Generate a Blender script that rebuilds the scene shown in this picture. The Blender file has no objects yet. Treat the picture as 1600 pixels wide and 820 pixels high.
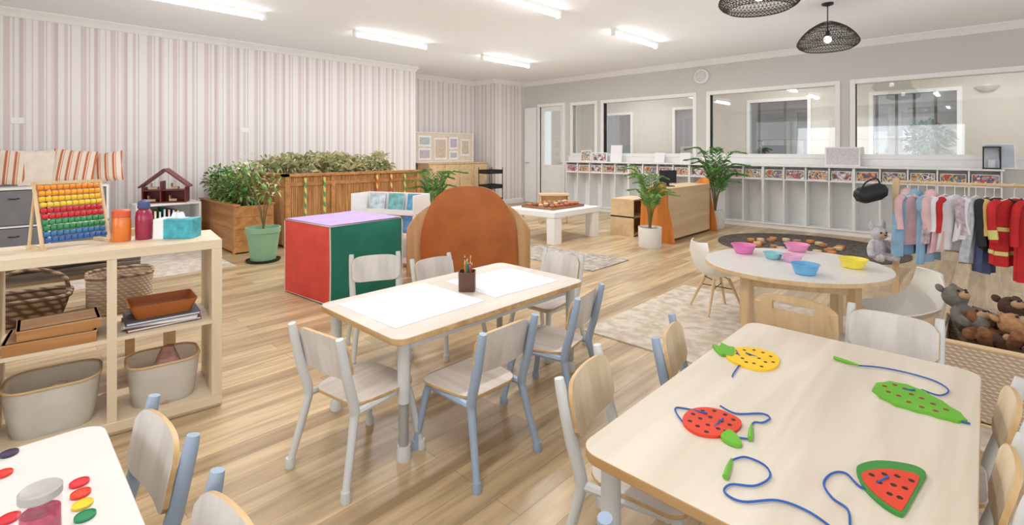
import bpy, math, random
from mathutils import Vector, Matrix
random.seed(7)
pi=math.pi; rad=math.radians
F=776.0; CZ=1.3
cs,sn=.7238,.6900
RC=math.atan2(sn,cs)
def C(l,d): return (cs*l-sn*d, sn*l+cs*d)
def G(u,v,z=0.0):
    d=(CZ-z)*F/(v-235.0); return C(d*(u-800)/F,d)
scene=bpy.context.scene; COL=scene.collection
# ---------------------------------------------------------------- materials
def c(r,g,b):
    f=lambda x:(x/255/12.92) if x/255<=.04045 else ((x/255+.055)/1.055)**2.4
    return (f(r),f(g),f(b),1)
def newmat(name):
    m=bpy.data.materials.new(name); m.use_nodes=True; nt=m.node_tree
    return m,nt,nt.nodes['Principled BSDF']
def sc(col,k): return (min(1,col[0]*k),min(1,col[1]*k),min(1,col[2]*k),1)
def mat(name,col,rough=.5,metal=0,var=.07,scale=9,bump=0,emis=0,alpha=1,spec=None,trans=0,coat=0):
    m,nt,b=newmat(name)
    tc=nt.nodes.new('ShaderNodeTexCoord'); n=nt.nodes.new('ShaderNodeTexNoise'); n.inputs['Scale'].default_value=scale; n.inputs['Detail'].default_value=3
    nt.links.new(tc.outputs['Object'],n.inputs['Vector'])
    r=nt.nodes.new('ShaderNodeValToRGB'); r.color_ramp.elements[0].position=.3; r.color_ramp.elements[1].position=.7
    r.color_ramp.elements[0].color=sc(col,1-var); r.color_ramp.elements[1].color=sc(col,1+var)
    nt.links.new(n.outputs['Fac'],r.inputs['Fac']); nt.links.new(r.outputs['Color'],b.inputs['Base Color'])
    b.inputs['Roughness'].default_value=rough; b.inputs['Metallic'].default_value=metal; b.inputs['Alpha'].default_value=alpha
    b.inputs['Transmission Weight'].default_value=trans
    if coat: b.inputs['Coat Weight'].default_value=coat
    if spec is not None: b.inputs['Specular IOR Level'].default_value=spec
    if emis:
        b.inputs['Emission Color'].default_value=col; b.inputs['Emission Strength'].default_value=emis
    if bump:
        bp=nt.nodes.new('ShaderNodeBump'); bp.inputs['Strength'].default_value=bump; bp.inputs['Distance'].default_value=.01
        n2=nt.nodes.new('ShaderNodeTexNoise'); n2.inputs['Scale'].default_value=scale*8
        nt.links.new(tc.outputs['Object'],n2.inputs['Vector']); nt.links.new(n2.outputs['Fac'],bp.inputs['Height']); nt.links.new(bp.outputs['Normal'],b.inputs['Normal'])
    return m
def wood(name,c1,c2,axis=1,scale=14,stretch=.08,rough=.45,knots=False):
    m,nt,b=newmat(name)
    tc=nt.nodes.new('ShaderNodeTexCoord'); mp=nt.nodes.new('ShaderNodeMapping'); s=[1,1,1]; s[axis]=stretch; mp.inputs['Scale'].default_value=s
    n=nt.nodes.new('ShaderNodeTexNoise'); n.inputs['Scale'].default_value=scale; n.inputs['Detail'].default_value=6; n.inputs['Distortion'].default_value=.6
    r=nt.nodes.new('ShaderNodeValToRGB'); r.color_ramp.elements[0].position=.32; r.color_ramp.elements[1].position=.66
    r.color_ramp.elements[0].color=c1; r.color_ramp.elements[1].color=c2
    L=nt.links.new; L(tc.outputs['Object'],mp.inputs['Vector']); L(mp.outputs['Vector'],n.inputs['Vector']); L(n.outputs['Fac'],r.inputs['Fac']); L(r.outputs['Color'],b.inputs['Base Color'])
    b.inputs['Roughness'].default_value=rough
    return m
def weave(name,c1,c2,sx=60,sy=60,bs=.5):
    m,nt,b=newmat(name); L=nt.links.new
    tc=nt.nodes.new('ShaderNodeTexCoord')
    w1=nt.nodes.new('ShaderNodeTexWave'); w1.inputs['Scale'].default_value=sx/6.0; w1.bands_direction='Z'; w1.inputs['Distortion'].default_value=1.5; w1.inputs['Detail Scale'].default_value=2
    w2=nt.nodes.new('ShaderNodeTexWave'); w2.inputs['Scale'].default_value=sy/6.0; w2.bands_direction='DIAGONAL'; w2.inputs['Distortion'].default_value=1.5
    L(tc.outputs['Object'],w1.inputs['Vector']); L(tc.outputs['Object'],w2.inputs['Vector'])
    mx=nt.nodes.new('ShaderNodeMath'); mx.operation='MULTIPLY'; L(w1.outputs['Fac'],mx.inputs[0]); L(w2.outputs['Fac'],mx.inputs[1])
    r=nt.nodes.new('ShaderNodeValToRGB'); r.color_ramp.elements[0].color=c1; r.color_ramp.elements[1].color=c2; r.color_ramp.elements[1].position=.6
    L(mx.outputs[0],r.inputs['Fac']); L(r.outputs['Color'],b.inputs['Base Color']); b.inputs['Roughness'].default_value=.8
    bp=nt.nodes.new('ShaderNodeBump'); bp.inputs['Strength'].default_value=bs; bp.inputs['Distance'].default_value=.01; L(mx.outputs[0],bp.inputs['Height']); L(bp.outputs['Normal'],b.inputs['Normal'])
    return m
def stripes(name,stops,pitch,coord='XY',rough=.7):
    m,nt,b=newmat(name); L=nt.links.new
    if coord=='XY':
        g=nt.nodes.new('ShaderNodeNewGeometry'); src=g.outputs['Position']
    else:
        g=nt.nodes.new('ShaderNodeTexCoord'); src=g.outputs['Object']
    sp=nt.nodes.new('ShaderNodeSeparateXYZ'); L(src,sp.inputs[0])
    if coord=='XY':
        a=nt.nodes.new('ShaderNodeMath'); a.operation='ADD'; L(sp.outputs[0],a.inputs[0]); L(sp.outputs[1],a.inputs[1]); s0=a.outputs[0]
    else: s0=sp.outputs[{'X':0,'Y':1,'Z':2}[coord]]
    mu=nt.nodes.new('ShaderNodeMath'); mu.operation='MULTIPLY'; mu.inputs[1].default_value=1/pitch; L(s0,mu.inputs[0])
    fr=nt.nodes.new('ShaderNodeMath'); fr.operation='FRACT'; L(mu.outputs[0],fr.inputs[0])
    r=nt.nodes.new('ShaderNodeValToRGB'); cr=r.color_ramp; cr.interpolation='CONSTANT'
    cr.elements[0].position=0; cr.elements[0].color=stops[0][1]
    cr.elements[1].position=stops[1][0]; cr.elements[1].color=stops[1][1]
    for p,k in stops[2:]:
        e=cr.elements.new(p); e.color=k
    L(fr.outputs[0],r.inputs['Fac']); L(r.outputs['Color'],b.inputs['Base Color']); b.inputs['Roughness'].default_value=rough
    return m
def glassmat(name,tint,gl=.1):
    m=bpy.data.materials.new(name); m.use_nodes=True; nt=m.node_tree; nt.nodes.clear(); L=nt.links.new
    o=nt.nodes.new('ShaderNodeOutputMaterial'); t=nt.nodes.new('ShaderNodeBsdfTransparent'); g=nt.nodes.new('ShaderNodeBsdfGlossy'); mx=nt.nodes.new('ShaderNodeMixShader')
    t.inputs['Color'].default_value=tint; g.inputs['Roughness'].default_value=.02; mx.inputs[0].default_value=gl
    L(t.outputs[0],mx.inputs[1]); L(g.outputs[0],mx.inputs[2]); L(mx.outputs[0],o.inputs[0]); return m
def photomat(name,seed,scale=14):
    m,nt,b=newmat(name); L=nt.links.new
    tc=nt.nodes.new('ShaderNodeTexCoord'); mp=nt.nodes.new('ShaderNodeMapping'); mp.inputs['Location'].default_value=(seed*3.1,seed,seed*1.7)
    v=nt.nodes.new('ShaderNodeTexNoise'); v.inputs['Scale'].default_value=scale; v.inputs['Detail'].default_value=1
    r=nt.nodes.new('ShaderNodeValToRGB'); cr=r.color_ramp; cr.interpolation='CONSTANT'
    pal=[c(70,95,140),c(215,180,160),c(170,110,90),c(235,235,230),c(120,160,200),c(190,80,70),c(90,80,75),c(225,200,120)]
    random.Random(seed).shuffle(pal)
    cr.elements[0].color=pal[0]; cr.elements[1].position=.38; cr.elements[1].color=pal[1]
    for i,p in enumerate([.45,.5,.55,.62]): e=cr.elements.new(p); e.color=pal[2+i]
    L(tc.outputs['Object'],mp.inputs[0]); L(mp.outputs[0],v.inputs['Vector']); L(v.outputs['Fac'],r.inputs['Fac']); L(r.outputs['Color'],b.inputs['Base Color']); b.inputs['Roughness'].default_value=.4
    return m
def rugmat(name,c1,c2,scale=6):
    m,nt,b=newmat(name); L=nt.links.new
    tc=nt.nodes.new('ShaderNodeTexCoord'); v=nt.nodes.new('ShaderNodeTexVoronoi'); v.inputs['Scale'].default_value=scale; v.feature='DISTANCE_TO_EDGE'
    n=nt.nodes.new('ShaderNodeTexNoise'); n.inputs['Scale'].default_value=scale*3; n.inputs['Detail'].default_value=6
    L(tc.outputs['Object'],v.inputs['Vector']); L(tc.outputs['Object'],n.inputs['Vector'])
    a=nt.nodes.new('ShaderNodeMath'); a.operation='MULTIPLY_ADD'; a.inputs[1].default_value=.5; L(v.outputs['Distance'],a.inputs[0]); L(n.outputs['Fac'],a.inputs[2])
    r=nt.nodes.new('ShaderNodeValToRGB'); r.color_ramp.elements[0].position=.42; r.color_ramp.elements[1].position=.70; r.color_ramp.elements[0].color=c1; r.color_ramp.elements[1].color=c2
    L(a.outputs[0],r.inputs['Fac']); L(r.outputs['Color'],b.inputs['Base Color']); b.inputs['Roughness'].default_value=.95
    return m

WHITE=mat('white_paint',c(243,243,242),.5,var=.015)
CEIL=mat('ceiling_paint',c(246,248,251),.8,var=.01,scale=2)
GREYW=mat('grey_wall_paint',c(209,207,203),.7,var=.015,scale=2)
BEIGEW=mat('beige_wall_paint',c(216,210,200),.7,var=.02,scale=2)
B=c(238,235,234); P1=c(220,207,205); P2=c(210,196,196); T_=c(214,205,200); P3=c(228,218,217); Gz=c(202,194,194)
WALLP=stripes('striped_wallpaper',[(0,B),(.07,P1),(.15,B),(.18,T_),(.20,B),(.26,P2),(.31,P3),(.35,B),(.42,P1),(.435,B),(.50,P1),(.575,B),(.60,T_),(.615,B),(.67,P3),(.71,P2),(.76,B),(.84,P1),(.89,B),(.925,Gz),(.94,B)],.70)
def floor_mat():
    m,nt,b=newmat('oak_plank_floor'); L=nt.links.new
    g=nt.nodes.new('ShaderNodeNewGeometry'); mp=nt.nodes.new('ShaderNodeMapping'); mp.inputs['Rotation'].default_value=(0,0,rad(90))
    L(g.outputs['Position'],mp.inputs['Vector'])
    br=nt.nodes.new('ShaderNodeTexBrick'); br.inputs['Scale'].default_value=1; br.inputs['Brick Width'].default_value=1.3; br.inputs['Row Height'].default_value=.12
    br.inputs['Mortar Size'].default_value=.0012; br.offset=.37; br.inputs['Color1'].default_value=c(218,194,156); br.inputs['Color2'].default_value=c(182,156,122); br.inputs['Mortar'].default_value=c(150,124,94)
    L(mp.outputs[0],br.inputs['Vector'])
    m2=nt.nodes.new('ShaderNodeMapping'); m2.inputs['Scale'].default_value=(9,.7,1); L(g.outputs['Position'],m2.inputs['Vector'])
    n=nt.nodes.new('ShaderNodeTexNoise'); n.inputs['Scale'].default_value=2.2; n.inputs['Detail'].default_value=8; n.inputs['Distortion'].default_value=.5; L(m2.outputs[0],n.inputs['Vector'])
    r=nt.nodes.new('ShaderNodeValToRGB'); r.color_ramp.elements[0].position=.32; r.color_ramp.elements[1].position=.66; r.color_ramp.elements[0].color=(.64,.61,.56,1); r.color_ramp.elements[1].color=(1.06,1.05,1.03,1)
    L(n.outputs['Fac'],r.inputs['Fac'])
    mx=nt.nodes.new('ShaderNodeMix'); mx.data_type='RGBA'; mx.blend_type='MULTIPLY'; mx.inputs['Factor'].default_value=1
    L(br.outputs['Color'],mx.inputs['A']); L(r.outputs['Color'],mx.inputs['B']); L(mx.outputs['Result'],b.inputs['Base Color'])
    b.inputs['Roughness'].default_value=.32; b.inputs['Specular IOR Level'].default_value=.45
    return m
FLOOR=floor_mat()
GLASS=glassmat('clear_glass',(.95,.965,.965,1),.13)
BIRCH=wood('birch_wood',c(222,204,174),c(236,220,194))
BIRCHX=wood('birch_wood_across',c(222,204,174),c(236,220,194),axis=0)
BIRCHZ=wood('birch_wood_upright',c(220,200,168),c(236,220,194),axis=2)
WASH=wood('whitewashed_wood',c(208,197,184),c(226,217,206),axis=1,scale=10)
TOPW=mat('white_laminate',c(230,227,223),.35,var=.02)
PINE=wood('pale_pine_top',c(212,200,182),c(232,223,208),axis=1,scale=9,stretch=.1)
EDGE=wood('plywood_edge',c(190,150,100),c(218,184,134),axis=0,scale=20)
PANEL=wood('chair_panel_veneer',c(206,200,194),c(228,223,218),axis=2,scale=18)
PANELT=wood('chair_panel_birch',c(214,192,158),c(234,216,186),axis=2,scale=18)
SEATM=wood('chair_seat_veneer',c(194,182,174),c(218,208,200),axis=1,scale=16)
FRW=mat('frame_warm_white',c(214,216,216),.35,var=.02)
FRB=mat('frame_blue_grey',c(158,176,198),.38,var=.03)
STEEL=mat('brushed_grey_metal',c(172,172,172),.4,metal=.2,var=.05)
PAPER=mat('white_paper',c(244,244,248),.8,var=.01)
BLACK=mat('black_metal',c(28,28,30),.45,var=.1)
WEAVEB=mat('dark_brown_rattan',c(56,48,43),.6,var=.2)
BROWNW=wood('mid_brown_wood',c(164,110,62),c(202,146,90),axis=0,scale=12)
REDW=wood('red_brown_wood',c(104,34,32),c(132,50,42),axis=0,scale=12)
BAMBOO=wood('bamboo',c(166,116,68),c(212,162,108),axis=2,scale=40)
OAK=wood('light_oak',c(208,176,132),c(228,200,158),axis=0,scale=12)
OAKY=wood('light_oak_panel',c(208,178,136),c(226,198,158),axis=1,scale=9)
BEECH=wood('beech',c(212,180,136),c(230,202,162),axis=2,scale=18)
WICKER=weave('brown_wicker',c(110,88,68),c(194,166,136))
RATTAN=weave('pale_rattan',c(190,166,142),c(226,208,188),sx=120,sy=120)
NET=mat('cream_translucent_tub',c(240,237,230),.25,var=.03,alpha=.55)
LEATHER=mat('tan_leather',c(172,98,44),.5,var=.16,scale=4,bump=.15)
SHELLC=wood('pod_plywood',c(184,146,100),c(210,174,128),axis=2,scale=8)
FUR_M=mat('plush_muzzle',c(186,150,114),.95,var=.1)
SHELLW=mat('white_plastic_shell',c(238,236,230),.35,var=.01)
LEAF=mat('leaf_green',c(124,172,90),.5,var=.35,scale=12)
LEAFD=mat('leaf_dark_green',c(86,138,72),.5,var=.3,scale=12)
LEAFY=mat('leaf_olive_dry',c(208,202,158),.6,var=.3,scale=10)
LEAFO=mat('leaf_olive_green',c(160,176,114),.6,var=.3,scale=10)
LEAFP=mat('leaf_palm',c(98,150,74),.45,var=.3,scale=10)
SOIL=mat('soil',c(70,50,38),.95,var=.3,bump=.5)
STEMM=mat('plant_stem',c(120,106,66),.7,var=.15)
ORANGEW=wood('orange_stained_wood',c(204,114,40),c(228,146,66),axis=2)
def col(name,r,g,b,rough=.5,**k): return mat(name,c(r,g,b),rough,**k)
# ---------------------------------------------------------------- mesh builder
def crom(p,k,closed=False):
    p=[Vector(q) for q in p]; n=len(p)
    if n<3 or k<1: return p
    out=[]
    rng=n if closed else n-1
    for i in range(rng):
        if closed: a,b_,c_,d=p[(i-1)%n],p[i],p[(i+1)%n],p[(i+2)%n]
        else: a,b_,c_,d=p[max(0,i-1)],p[i],p[i+1],p[min(n-1,i+2)]
        for j in range(k):
            t=j/k; out.append(.5*((2*b_)+(c_-a)*t+(2*a-5*b_+4*c_-d)*t*t+(3*b_-a-3*c_+d)*t**3))
    if not closed: out.append(p[-1])
    return out
def rrect(w,d,r,n=6,cx=0,cy=0):
    o=[]
    for (sx,sy,a0) in ((1,1,0),(-1,1,90),(-1,-1,180),(1,-1,270)):
        for i in range(n+1):
            a=rad(a0+90*i/n); o.append((cx+sx*(w/2-r)+r*math.cos(a),cy+sy*(d/2-r)+r*math.sin(a)))
    return o
class MB:
    def __init__(s): s.v=[];s.f=[];s.m=[]
    def add(s,vs,fs,mt=0,M=None):
        o=len(s.v)
        if M is not None: vs=[M@Vector(p) for p in vs]
        s.v+=[tuple(p) for p in vs]; s.f+=[tuple(i+o for i in f) for f in fs]
        s.m+= list(mt) if isinstance(mt,(list,tuple)) else [mt]*len(fs); return s
    def box(s,cn,d,mt=0,rz=0,M=None):
        x,y,z=[k/2 for k in d]
        vs=[(-x,-y,-z),(x,-y,-z),(x,y,-z),(-x,y,-z),(-x,-y,z),(x,-y,z),(x,y,z),(-x,y,z)]
        T=Matrix.Translation(cn)@Matrix.Rotation(rz,4,'Z')
        if M is not None: T=T@M
        return s.add(vs,[(0,3,2,1),(4,5,6,7),(0,1,5,4),(1,2,6,5),(2,3,7,6),(3,0,4,7)],mt,T)
    def b2(s,x0,x1,y0,y1,z0,z1,mt=0): return s.box(((x0+x1)/2,(y0+y1)/2,(z0+z1)/2),(x1-x0,y1-y0,z1-z0),mt)
    def tube(s,pts,r,n=8,mt=0,k=0,closed=False,caps=True,flat=1.0):
        rr=r if isinstance(r,(list,tuple)) else None
        m0=len(pts); P=crom(pts,k,closed) if k else [Vector(p) for p in pts]
        N=len(P); T=[]
        for i in range(N):
            if closed: t=P[(i+1)%N]-P[i-1]
            else: t=P[min(N-1,i+1)]-P[max(0,i-1)]
            T.append(t.normalized() if t.length>1e-9 else Vector((0,0,1)))
        up=Vector((0,0,1)) if abs(T[0].z)<.9 else Vector((1,0,0))
        a=T[0].cross(up).normalized(); vs=[]
        for i in range(N):
            a=(a-T[i]*a.dot(T[i])).normalized(); b=T[i].cross(a)
            if rr:
                q=i/(N-1)*(len(rr)-1); j=min(int(q),len(rr)-2); R=rr[j]*(1-(q-j))+rr[j+1]*(q-j)
            else: R=r
            for j in range(n):
                g=2*pi*j/n; vs.append(P[i]+a*R*math.cos(g)+b*R*flat*math.sin(g))
        fs=[]
        for i in range(N if closed else N-1):
            i2=(i+1)%N
            for j in range(n): fs.append((i*n+j,i*n+(j+1)%n,i2*n+(j+1)%n,i2*n+j))
        if caps and not closed: fs+= [tuple(range(n-1,-1,-1)),tuple((N-1)*n+j for j in range(n))]
        return s.add(vs,fs,mt)
    def lathe(s,prof,n=32,cn=(0,0,0),mt=0,M=None,sx=1,sy=1,cap0=True,cap1=False):
        vs=[];fs=[]
        for (r,z) in prof:
            for j in range(n):
                g=2*pi*j/n; vs.append((cn[0]+r*sx*math.cos(g),cn[1]+r*sy*math.sin(g),cn[2]+z))
        for i in range(len(prof)-1):
            for j in range(n): fs.append((i*n+j,i*n+(j+1)%n,(i+1)*n+(j+1)%n,(i+1)*n+j))
        if cap0: fs.append(tuple(range(n-1,-1,-1)))
        if cap1: fs.append(tuple((len(prof)-1)*n+j for j in range(n)))
        return s.add(vs,fs,mt,M)
    def prism(s,o,z0,z1,mt=0,me=None,M=None):
        n=len(o); me=mt if me is None else me
        A=sum(o[i][0]*o[(i+1)%n][1]-o[(i+1)%n][0]*o[i][1] for i in range(n))
        if A<0: o=o[::-1]
        vs=[(x,y,z0) for x,y in o]+[(x,y,z1) for x,y in o]
        fs=[tuple(range(n-1,-1,-1)),tuple(range(n,2*n))]+[(i,(i+1)%n,n+(i+1)%n,n+i) for i in range(n)]
        return s.add(vs,fs,[mt,mt]+[me]*n,M)
    def ball(s,cn,r,n=16,mt=0,M=None):
        if not isinstance(r,(tuple,list)): r=(r,r,r)
        pr=[(math.sin(pi*i/(n//2)),-math.cos(pi*i/(n//2))) for i in range(n//2+1)]
        pr[0]=(.001,-1); pr[-1]=(.001,1)
        T=Matrix.Translation(cn)@(M if M is not None else Matrix())@Matrix.Diagonal((r[0],r[1],r[2],1))
        return s.lathe(pr,n,mt=mt,M=T,cap0=True,cap1=True)
    def loft(s,rings,mt=0,cap0=True,cap1=False):
        n=len(rings[0]); vs=[p for r in rings for p in r]; fs=[]
        for i in range(len(rings)-1):
            for j in range(n): fs.append((i*n+j,i*n+(j+1)%n,(i+1)*n+(j+1)%n,(i+1)*n+j))
        if cap0: fs.append(tuple(range(n-1,-1,-1)))
        if cap1: fs.append(tuple((len(rings)-1)*n+j for j in range(n)))
        return s.add(vs,fs,mt)
    def sheet(s,P,nu,nv,th,keep=None,m0=0,m1=1):
        g=[[Vector(P(i/nu,j/nv)) for j in range(nv+1)] for i in range(nu+1)]
        vs=[];idx=lambda i,j,k:(i*(nv+1)+j)*2+k
        for i in range(nu+1):
            for j in range(nv+1):
                du=g[min(nu,i+1)][j]-g[max(0,i-1)][j]; dv=g[i][min(nv,j+1)]-g[i][max(0,j-1)]
                nn=du.cross(dv); nn=nn.normalized() if nn.length>1e-12 else Vector((0,0,1))
                vs.append(g[i][j]+nn*th/2); vs.append(g[i][j]-nn*th/2)
        kp=lambda i,j: 0<=i<nu and 0<=j<nv and (keep is None or keep((i+.5)/nu,(j+.5)/nv))
        fs=[];ms=[]
        for i in range(nu):
            for j in range(nv):
                if not kp(i,j): continue
                fs.append((idx(i,j,0),idx(i+1,j,0),idx(i+1,j+1,0),idx(i,j+1,0))); ms.append(m0)
                fs.append((idx(i,j,1),idx(i,j+1,1),idx(i+1,j+1,1),idx(i+1,j,1))); ms.append(m0)
                for (di,dj,a,b) in ((-1,0,(i,j+1),(i,j)),(1,0,(i+1,j),(i+1,j+1)),(0,-1,(i,j),(i+1,j)),(0,1,(i+1,j+1),(i,j+1))):
                    if not kp(i+di,j+dj):
                        fs.append((idx(*a,0),idx(*a,1),idx(*b,1),idx(*b,0))); ms.append(m1)
        return s.add(vs,fs,ms)
    def leaf(s,b,d,L,w,mt=0,droop=.3,up=Vector((0,0,1))):
        b=Vector(b); d=Vector(d).normalized(); sd=d.cross(up)
        if sd.length<.05: sd=d.cross(Vector((1,0,0)))
        sd.normalize(); p1=b+d*L*.45; p2=b+d*L-Vector((0,0,droop*L)); p1=p1+Vector((0,0,.08*L))
        return s.add([b,p1-sd*w/2,p2,p1+sd*w/2],[(0,1,2),(0,2,3)],mt)
    def obj(s,name,mats,parent=None,loc=(0,0,0),rz=0,bev=0,label=None,cat=None,group=None,kind=None,sharp=38,rot=None):
        me=bpy.data.meshes.new(name); me.from_pydata(s.v,[],s.f); 
        if not isinstance(mats,(list,tuple)): mats=[mats]
        for m in mats: me.materials.append(m)
        me.polygons.foreach_set('material_index',s.m)
        me.polygons.foreach_set('use_smooth',[True]*len(s.f))
        me.update(); me.set_sharp_from_angle(angle=rad(sharp))
        o=bpy.data.objects.new(name,me); COL.objects.link(o); o.location=loc; o.rotation_euler=rot if rot else (0,0,rz)
        if parent: o.parent=parent
        if bev:
            md=o.modifiers.new('Bevel','BEVEL'); md.width=bev; md.segments=2; md.limit_method='ANGLE'; md.angle_limit=rad(50)
        meta(o,label,cat,group,kind); return o
def meta(o,label=None,cat=None,group=None,kind=None):
    if label: o['label']=label
    if cat: o['category']=cat
    if group: o['group']=group
    if kind: o['kind']=kind
def thing(name,label,cat,loc=(0,0,0),rz=0,group=None,rot=None):
    o=bpy.data.objects.new(name,None); o.empty_display_size=.05; COL.objects.link(o)
    if len(loc)==2: loc=(loc[0],loc[1],0)
    o.location=loc; o.rotation_euler=rot if rot else (0,0,rz); meta(o,label,cat,group); return o
def copy_tree(src,loc=None,rz=None,label=None,parent=None,group=None,swap=None):
    n=src.copy(); COL.objects.link(n)
    if parent is not None: n.parent=parent
    if loc is not None: n.location=loc if len(loc)==3 else (loc[0],loc[1],0)
    if rz is not None: n.rotation_euler=(0,0,rz)
    if label: n['label']=label
    if group: n['group']=group
    if swap and src.name.split('.')[0]==swap[0]:
        n.data=src.data.copy(); n.data.materials[0]=swap[1]
    for ch in [o for o in bpy.data.objects if o.parent==src]: copy_tree(ch,parent=n,swap=swap)
    return n
# ---------------------------------------------------------------- room shell
WY=9.32; XL=-8.45; XR=4.0; CH=3.0; YB=-4.0
MB().b2(-10,XR,YB,15.2,-.1,0).obj('floor',FLOOR,kind='structure')
MB().b2(-10,XR,YB,15.2,CH,CH+.1).obj('ceiling',CEIL,kind='structure')
w=MB(); w.b2(XL-.9,XL,YB,6.0,0,CH); w.obj('wall_left',WALLP,kind='structure')
w=MB(); w.b2(-9.35,-9.2,5.9,8.35,0,CH); w.b2(-9.35,XL,8.3,WY+.1,0,CH); w.obj('wall_left_recess',WALLP,kind='structure')
ops=[(-7.93,-7.22,0,2.36),(-6.93,-6.32,1.24,2.34),(-6.09,-4.07,1.24,2.34),(-3.74,-1.74,1.24,2.34),(-1.47,.95,1.24,2.34)]
w=MB(); x=-9.0
for (a,b,z0,z1) in ops:
    w.b2(x,a,WY,WY+.12,0,CH); w.b2(a,b,WY,WY+.12,z1,CH)
    if z0>0: w.b2(a,b,WY,WY+.12,0,z0)
    x=b
w.b2(x,XR,WY,WY+.12,0,CH); w.obj('wall_back',GREYW,kind='structure')
# unseen wall behind the viewer, added to break up bright reflections in the panes
w=MB(); x=-9.3
for (a,b) in ((-7.2,-4.4),(-3.9,-1.3),(1.4,3.7)):
    w.b2(x,a,YB-.12,YB,0,CH); w.b2(a,b,YB-.12,YB,0,.6); w.b2(a,b,YB-.12,YB,2.55,CH)
    x=b
w.b2(x,XR,YB-.12,YB,0,CH); w.obj('wall_front',GREYW,kind='structure')
for i,(a,b) in enumerate(((-7.2,-4.4),(-3.9,-1.3),(1.4,3.7))):  # frames for the added wall's openings, out of view
    m=MB(); t=.06
    for (x0,x1,q0,q1) in ((a-t,a+t,.55,2.6),(b-t,b+t,.55,2.6),(a+t,b-t,2.5,2.6),(a+t,b-t,.55,.65),((a+b)/2-.03,(a+b)/2+.03,.65,2.5),(a+t,(a+b)/2-.03,1.7,1.75),((a+b)/2+.03,b-t,1.7,1.75)): m.b2(x0,x1,YB-.1,YB+.03,q0,q1)
    m.obj('window_%d'%(i+10),WHITE,kind='structure')
for i,(a,b,z0,z1) in enumerate(ops[1:]):
    m=MB(); t=.07
    for (x0,x1,q0,q1) in ((a-t,a,z0-t,z1+t),(b,b+t,z0-t,z1+t),(a,b,z1,z1+t),(a,b,z0-t,z0)):
        m.b2(x0,x1,WY-.025,WY+.14,q0,q1)
    fr=m.obj('window_%d'%(i+1),WHITE,kind='structure',bev=.004)
    MB().b2(a,b,WY+.055,WY+.063,z0,z1).obj('glass_pane',GLASS,parent=fr)
MB().b2(-7.05,XR,WY-.012,WY+.0,1.05,1.17).obj('trim_7',WHITE,kind='structure')
# door
m=MB(); a,b=-7.93,-7.22
m.b2(a-.07,a,WY-.03,WY+.14,0,2.43); m.b2(b,b+.07,WY-.03,WY+.14,0,2.43); m.b2(a,b,WY-.03,WY+.14,2.36,2.43)
d1=m.obj('door_1',WHITE,kind='structure',bev=.004)
m=MB(); m.b2(a,a+.1,WY+.03,WY+.07,0,2.36); m.b2(b-.1,b,WY+.03,WY+.07,0,2.36); m.b2(a+.1,b-.1,WY+.03,WY+.07,2.25,2.36); m.b2(a+.1,b-.1,WY+.03,WY+.07,0,.95)
m.obj('door_leaf',WHITE,parent=d1,bev=.003)
MB().b2(a+.1,b-.1,WY+.045,WY+.055,.95,2.25).obj('glass_pane',GLASS,parent=d1)
m=MB(); m.tube([(b-.05,WY+.03,1.0),(b-.05,WY-.01,1.0),(b-.14,WY-.01,1.0)],.009); m.obj('handle',STEEL,parent=d1)
m=MB(); m.b2(-8.40,-8.02,WY-.05,WY-.005,0.01,2.36); d2=m.obj('door_2',WHITE,kind='structure',bev=.004)
MB().tube([(-8.33,WY-.05,1.0),(-8.33,WY-.09,1.0),(-8.23,WY-.09,1.0)],.009).obj('handle',STEEL,parent=d2)
# cornice + baseboards
cor=[(0,0),(.09,0),(.09,-.012),(.07,-.03),(.035,-.055),(.014,-.095),(0,-.1)]
def run(name,p0,p1,prof,z,mat_):
    p0=Vector((*p0,0)); p1=Vector((*p1,0)); d=(p1-p0).normalized(); nrm=Vector((d.y,-d.x,0))
    rings=[[p+nrm*q[0]+Vector((0,0,z+q[1])) for q in prof] for p in (p0,p1)]
    return MB().loft(rings,cap0=True,cap1=True).obj(name,mat_,kind='structure')
segs=[((XL,YB),(XL,6.0)),((XL,6.0),(-9.2,6.0)),((-9.2,6.0),(-9.2,8.3)),((-9.2,8.3),(XL,8.3)),((XL,8.3),(XL,WY)),((XL,WY),(XR,WY))]
for i,(p,q) in enumerate(segs): run('trim_%d'%(i+1),p,q,cor,CH,WHITE)
bb=[(0,0),(.018,0),(.018,.1),(0,.11)]
for i,(p,q) in enumerate(segs[:5]): run('baseboard_left_%d'%(i+1),p,q,bb,0,WHITE)
run('baseboard_back',(.2,WY),(XR,WY),bb,0,WHITE)
# far room
FY=12.3
w=MB(); far=[(-8.0,-7.15,.9,2.3),(-5.85,-4.95,.9,2.35),(-4.0,-2.81,.9,2.41),(-1.64,-.38,.95,2.41)]
x=-10
for (a,b,z0,z1) in far:
    w.b2(x,a,FY,FY+.12,0,CH); w.b2(a,b,FY,FY+.12,z1,CH); w.b2(a,b,FY,FY+.12,0,z0); x=b
w.b2(x,XR,FY,FY+.12,0,CH); w.obj('wall_far',BEIGEW,kind='structure')
for i,(a,b,z0,z1) in enumerate(far):
    m=MB(); t=.07
    for (x0,x1,q0,q1) in ((a-t,a,z0-t,z1+t),(b,b+t,z0-t,z1+t),(a,b,z1,z1+t),(a,b,z0-t,z0)): m.b2(x0,x1,FY-.03,FY+.1,q0,q1)
    fr=m.obj('window_%d'%(i+5),WHITE,kind='structure')
    MB().b2(a,b,FY+.05,FY+.06,z0,z1).obj('glass_pane',GLASS,parent=fr)
MB().b2(-10,XR,15.0,15.15,0,CH).obj('wall_far_outer',mat('dim_wall',c(150,150,158),.7,var=.1),kind='structure')
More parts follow.
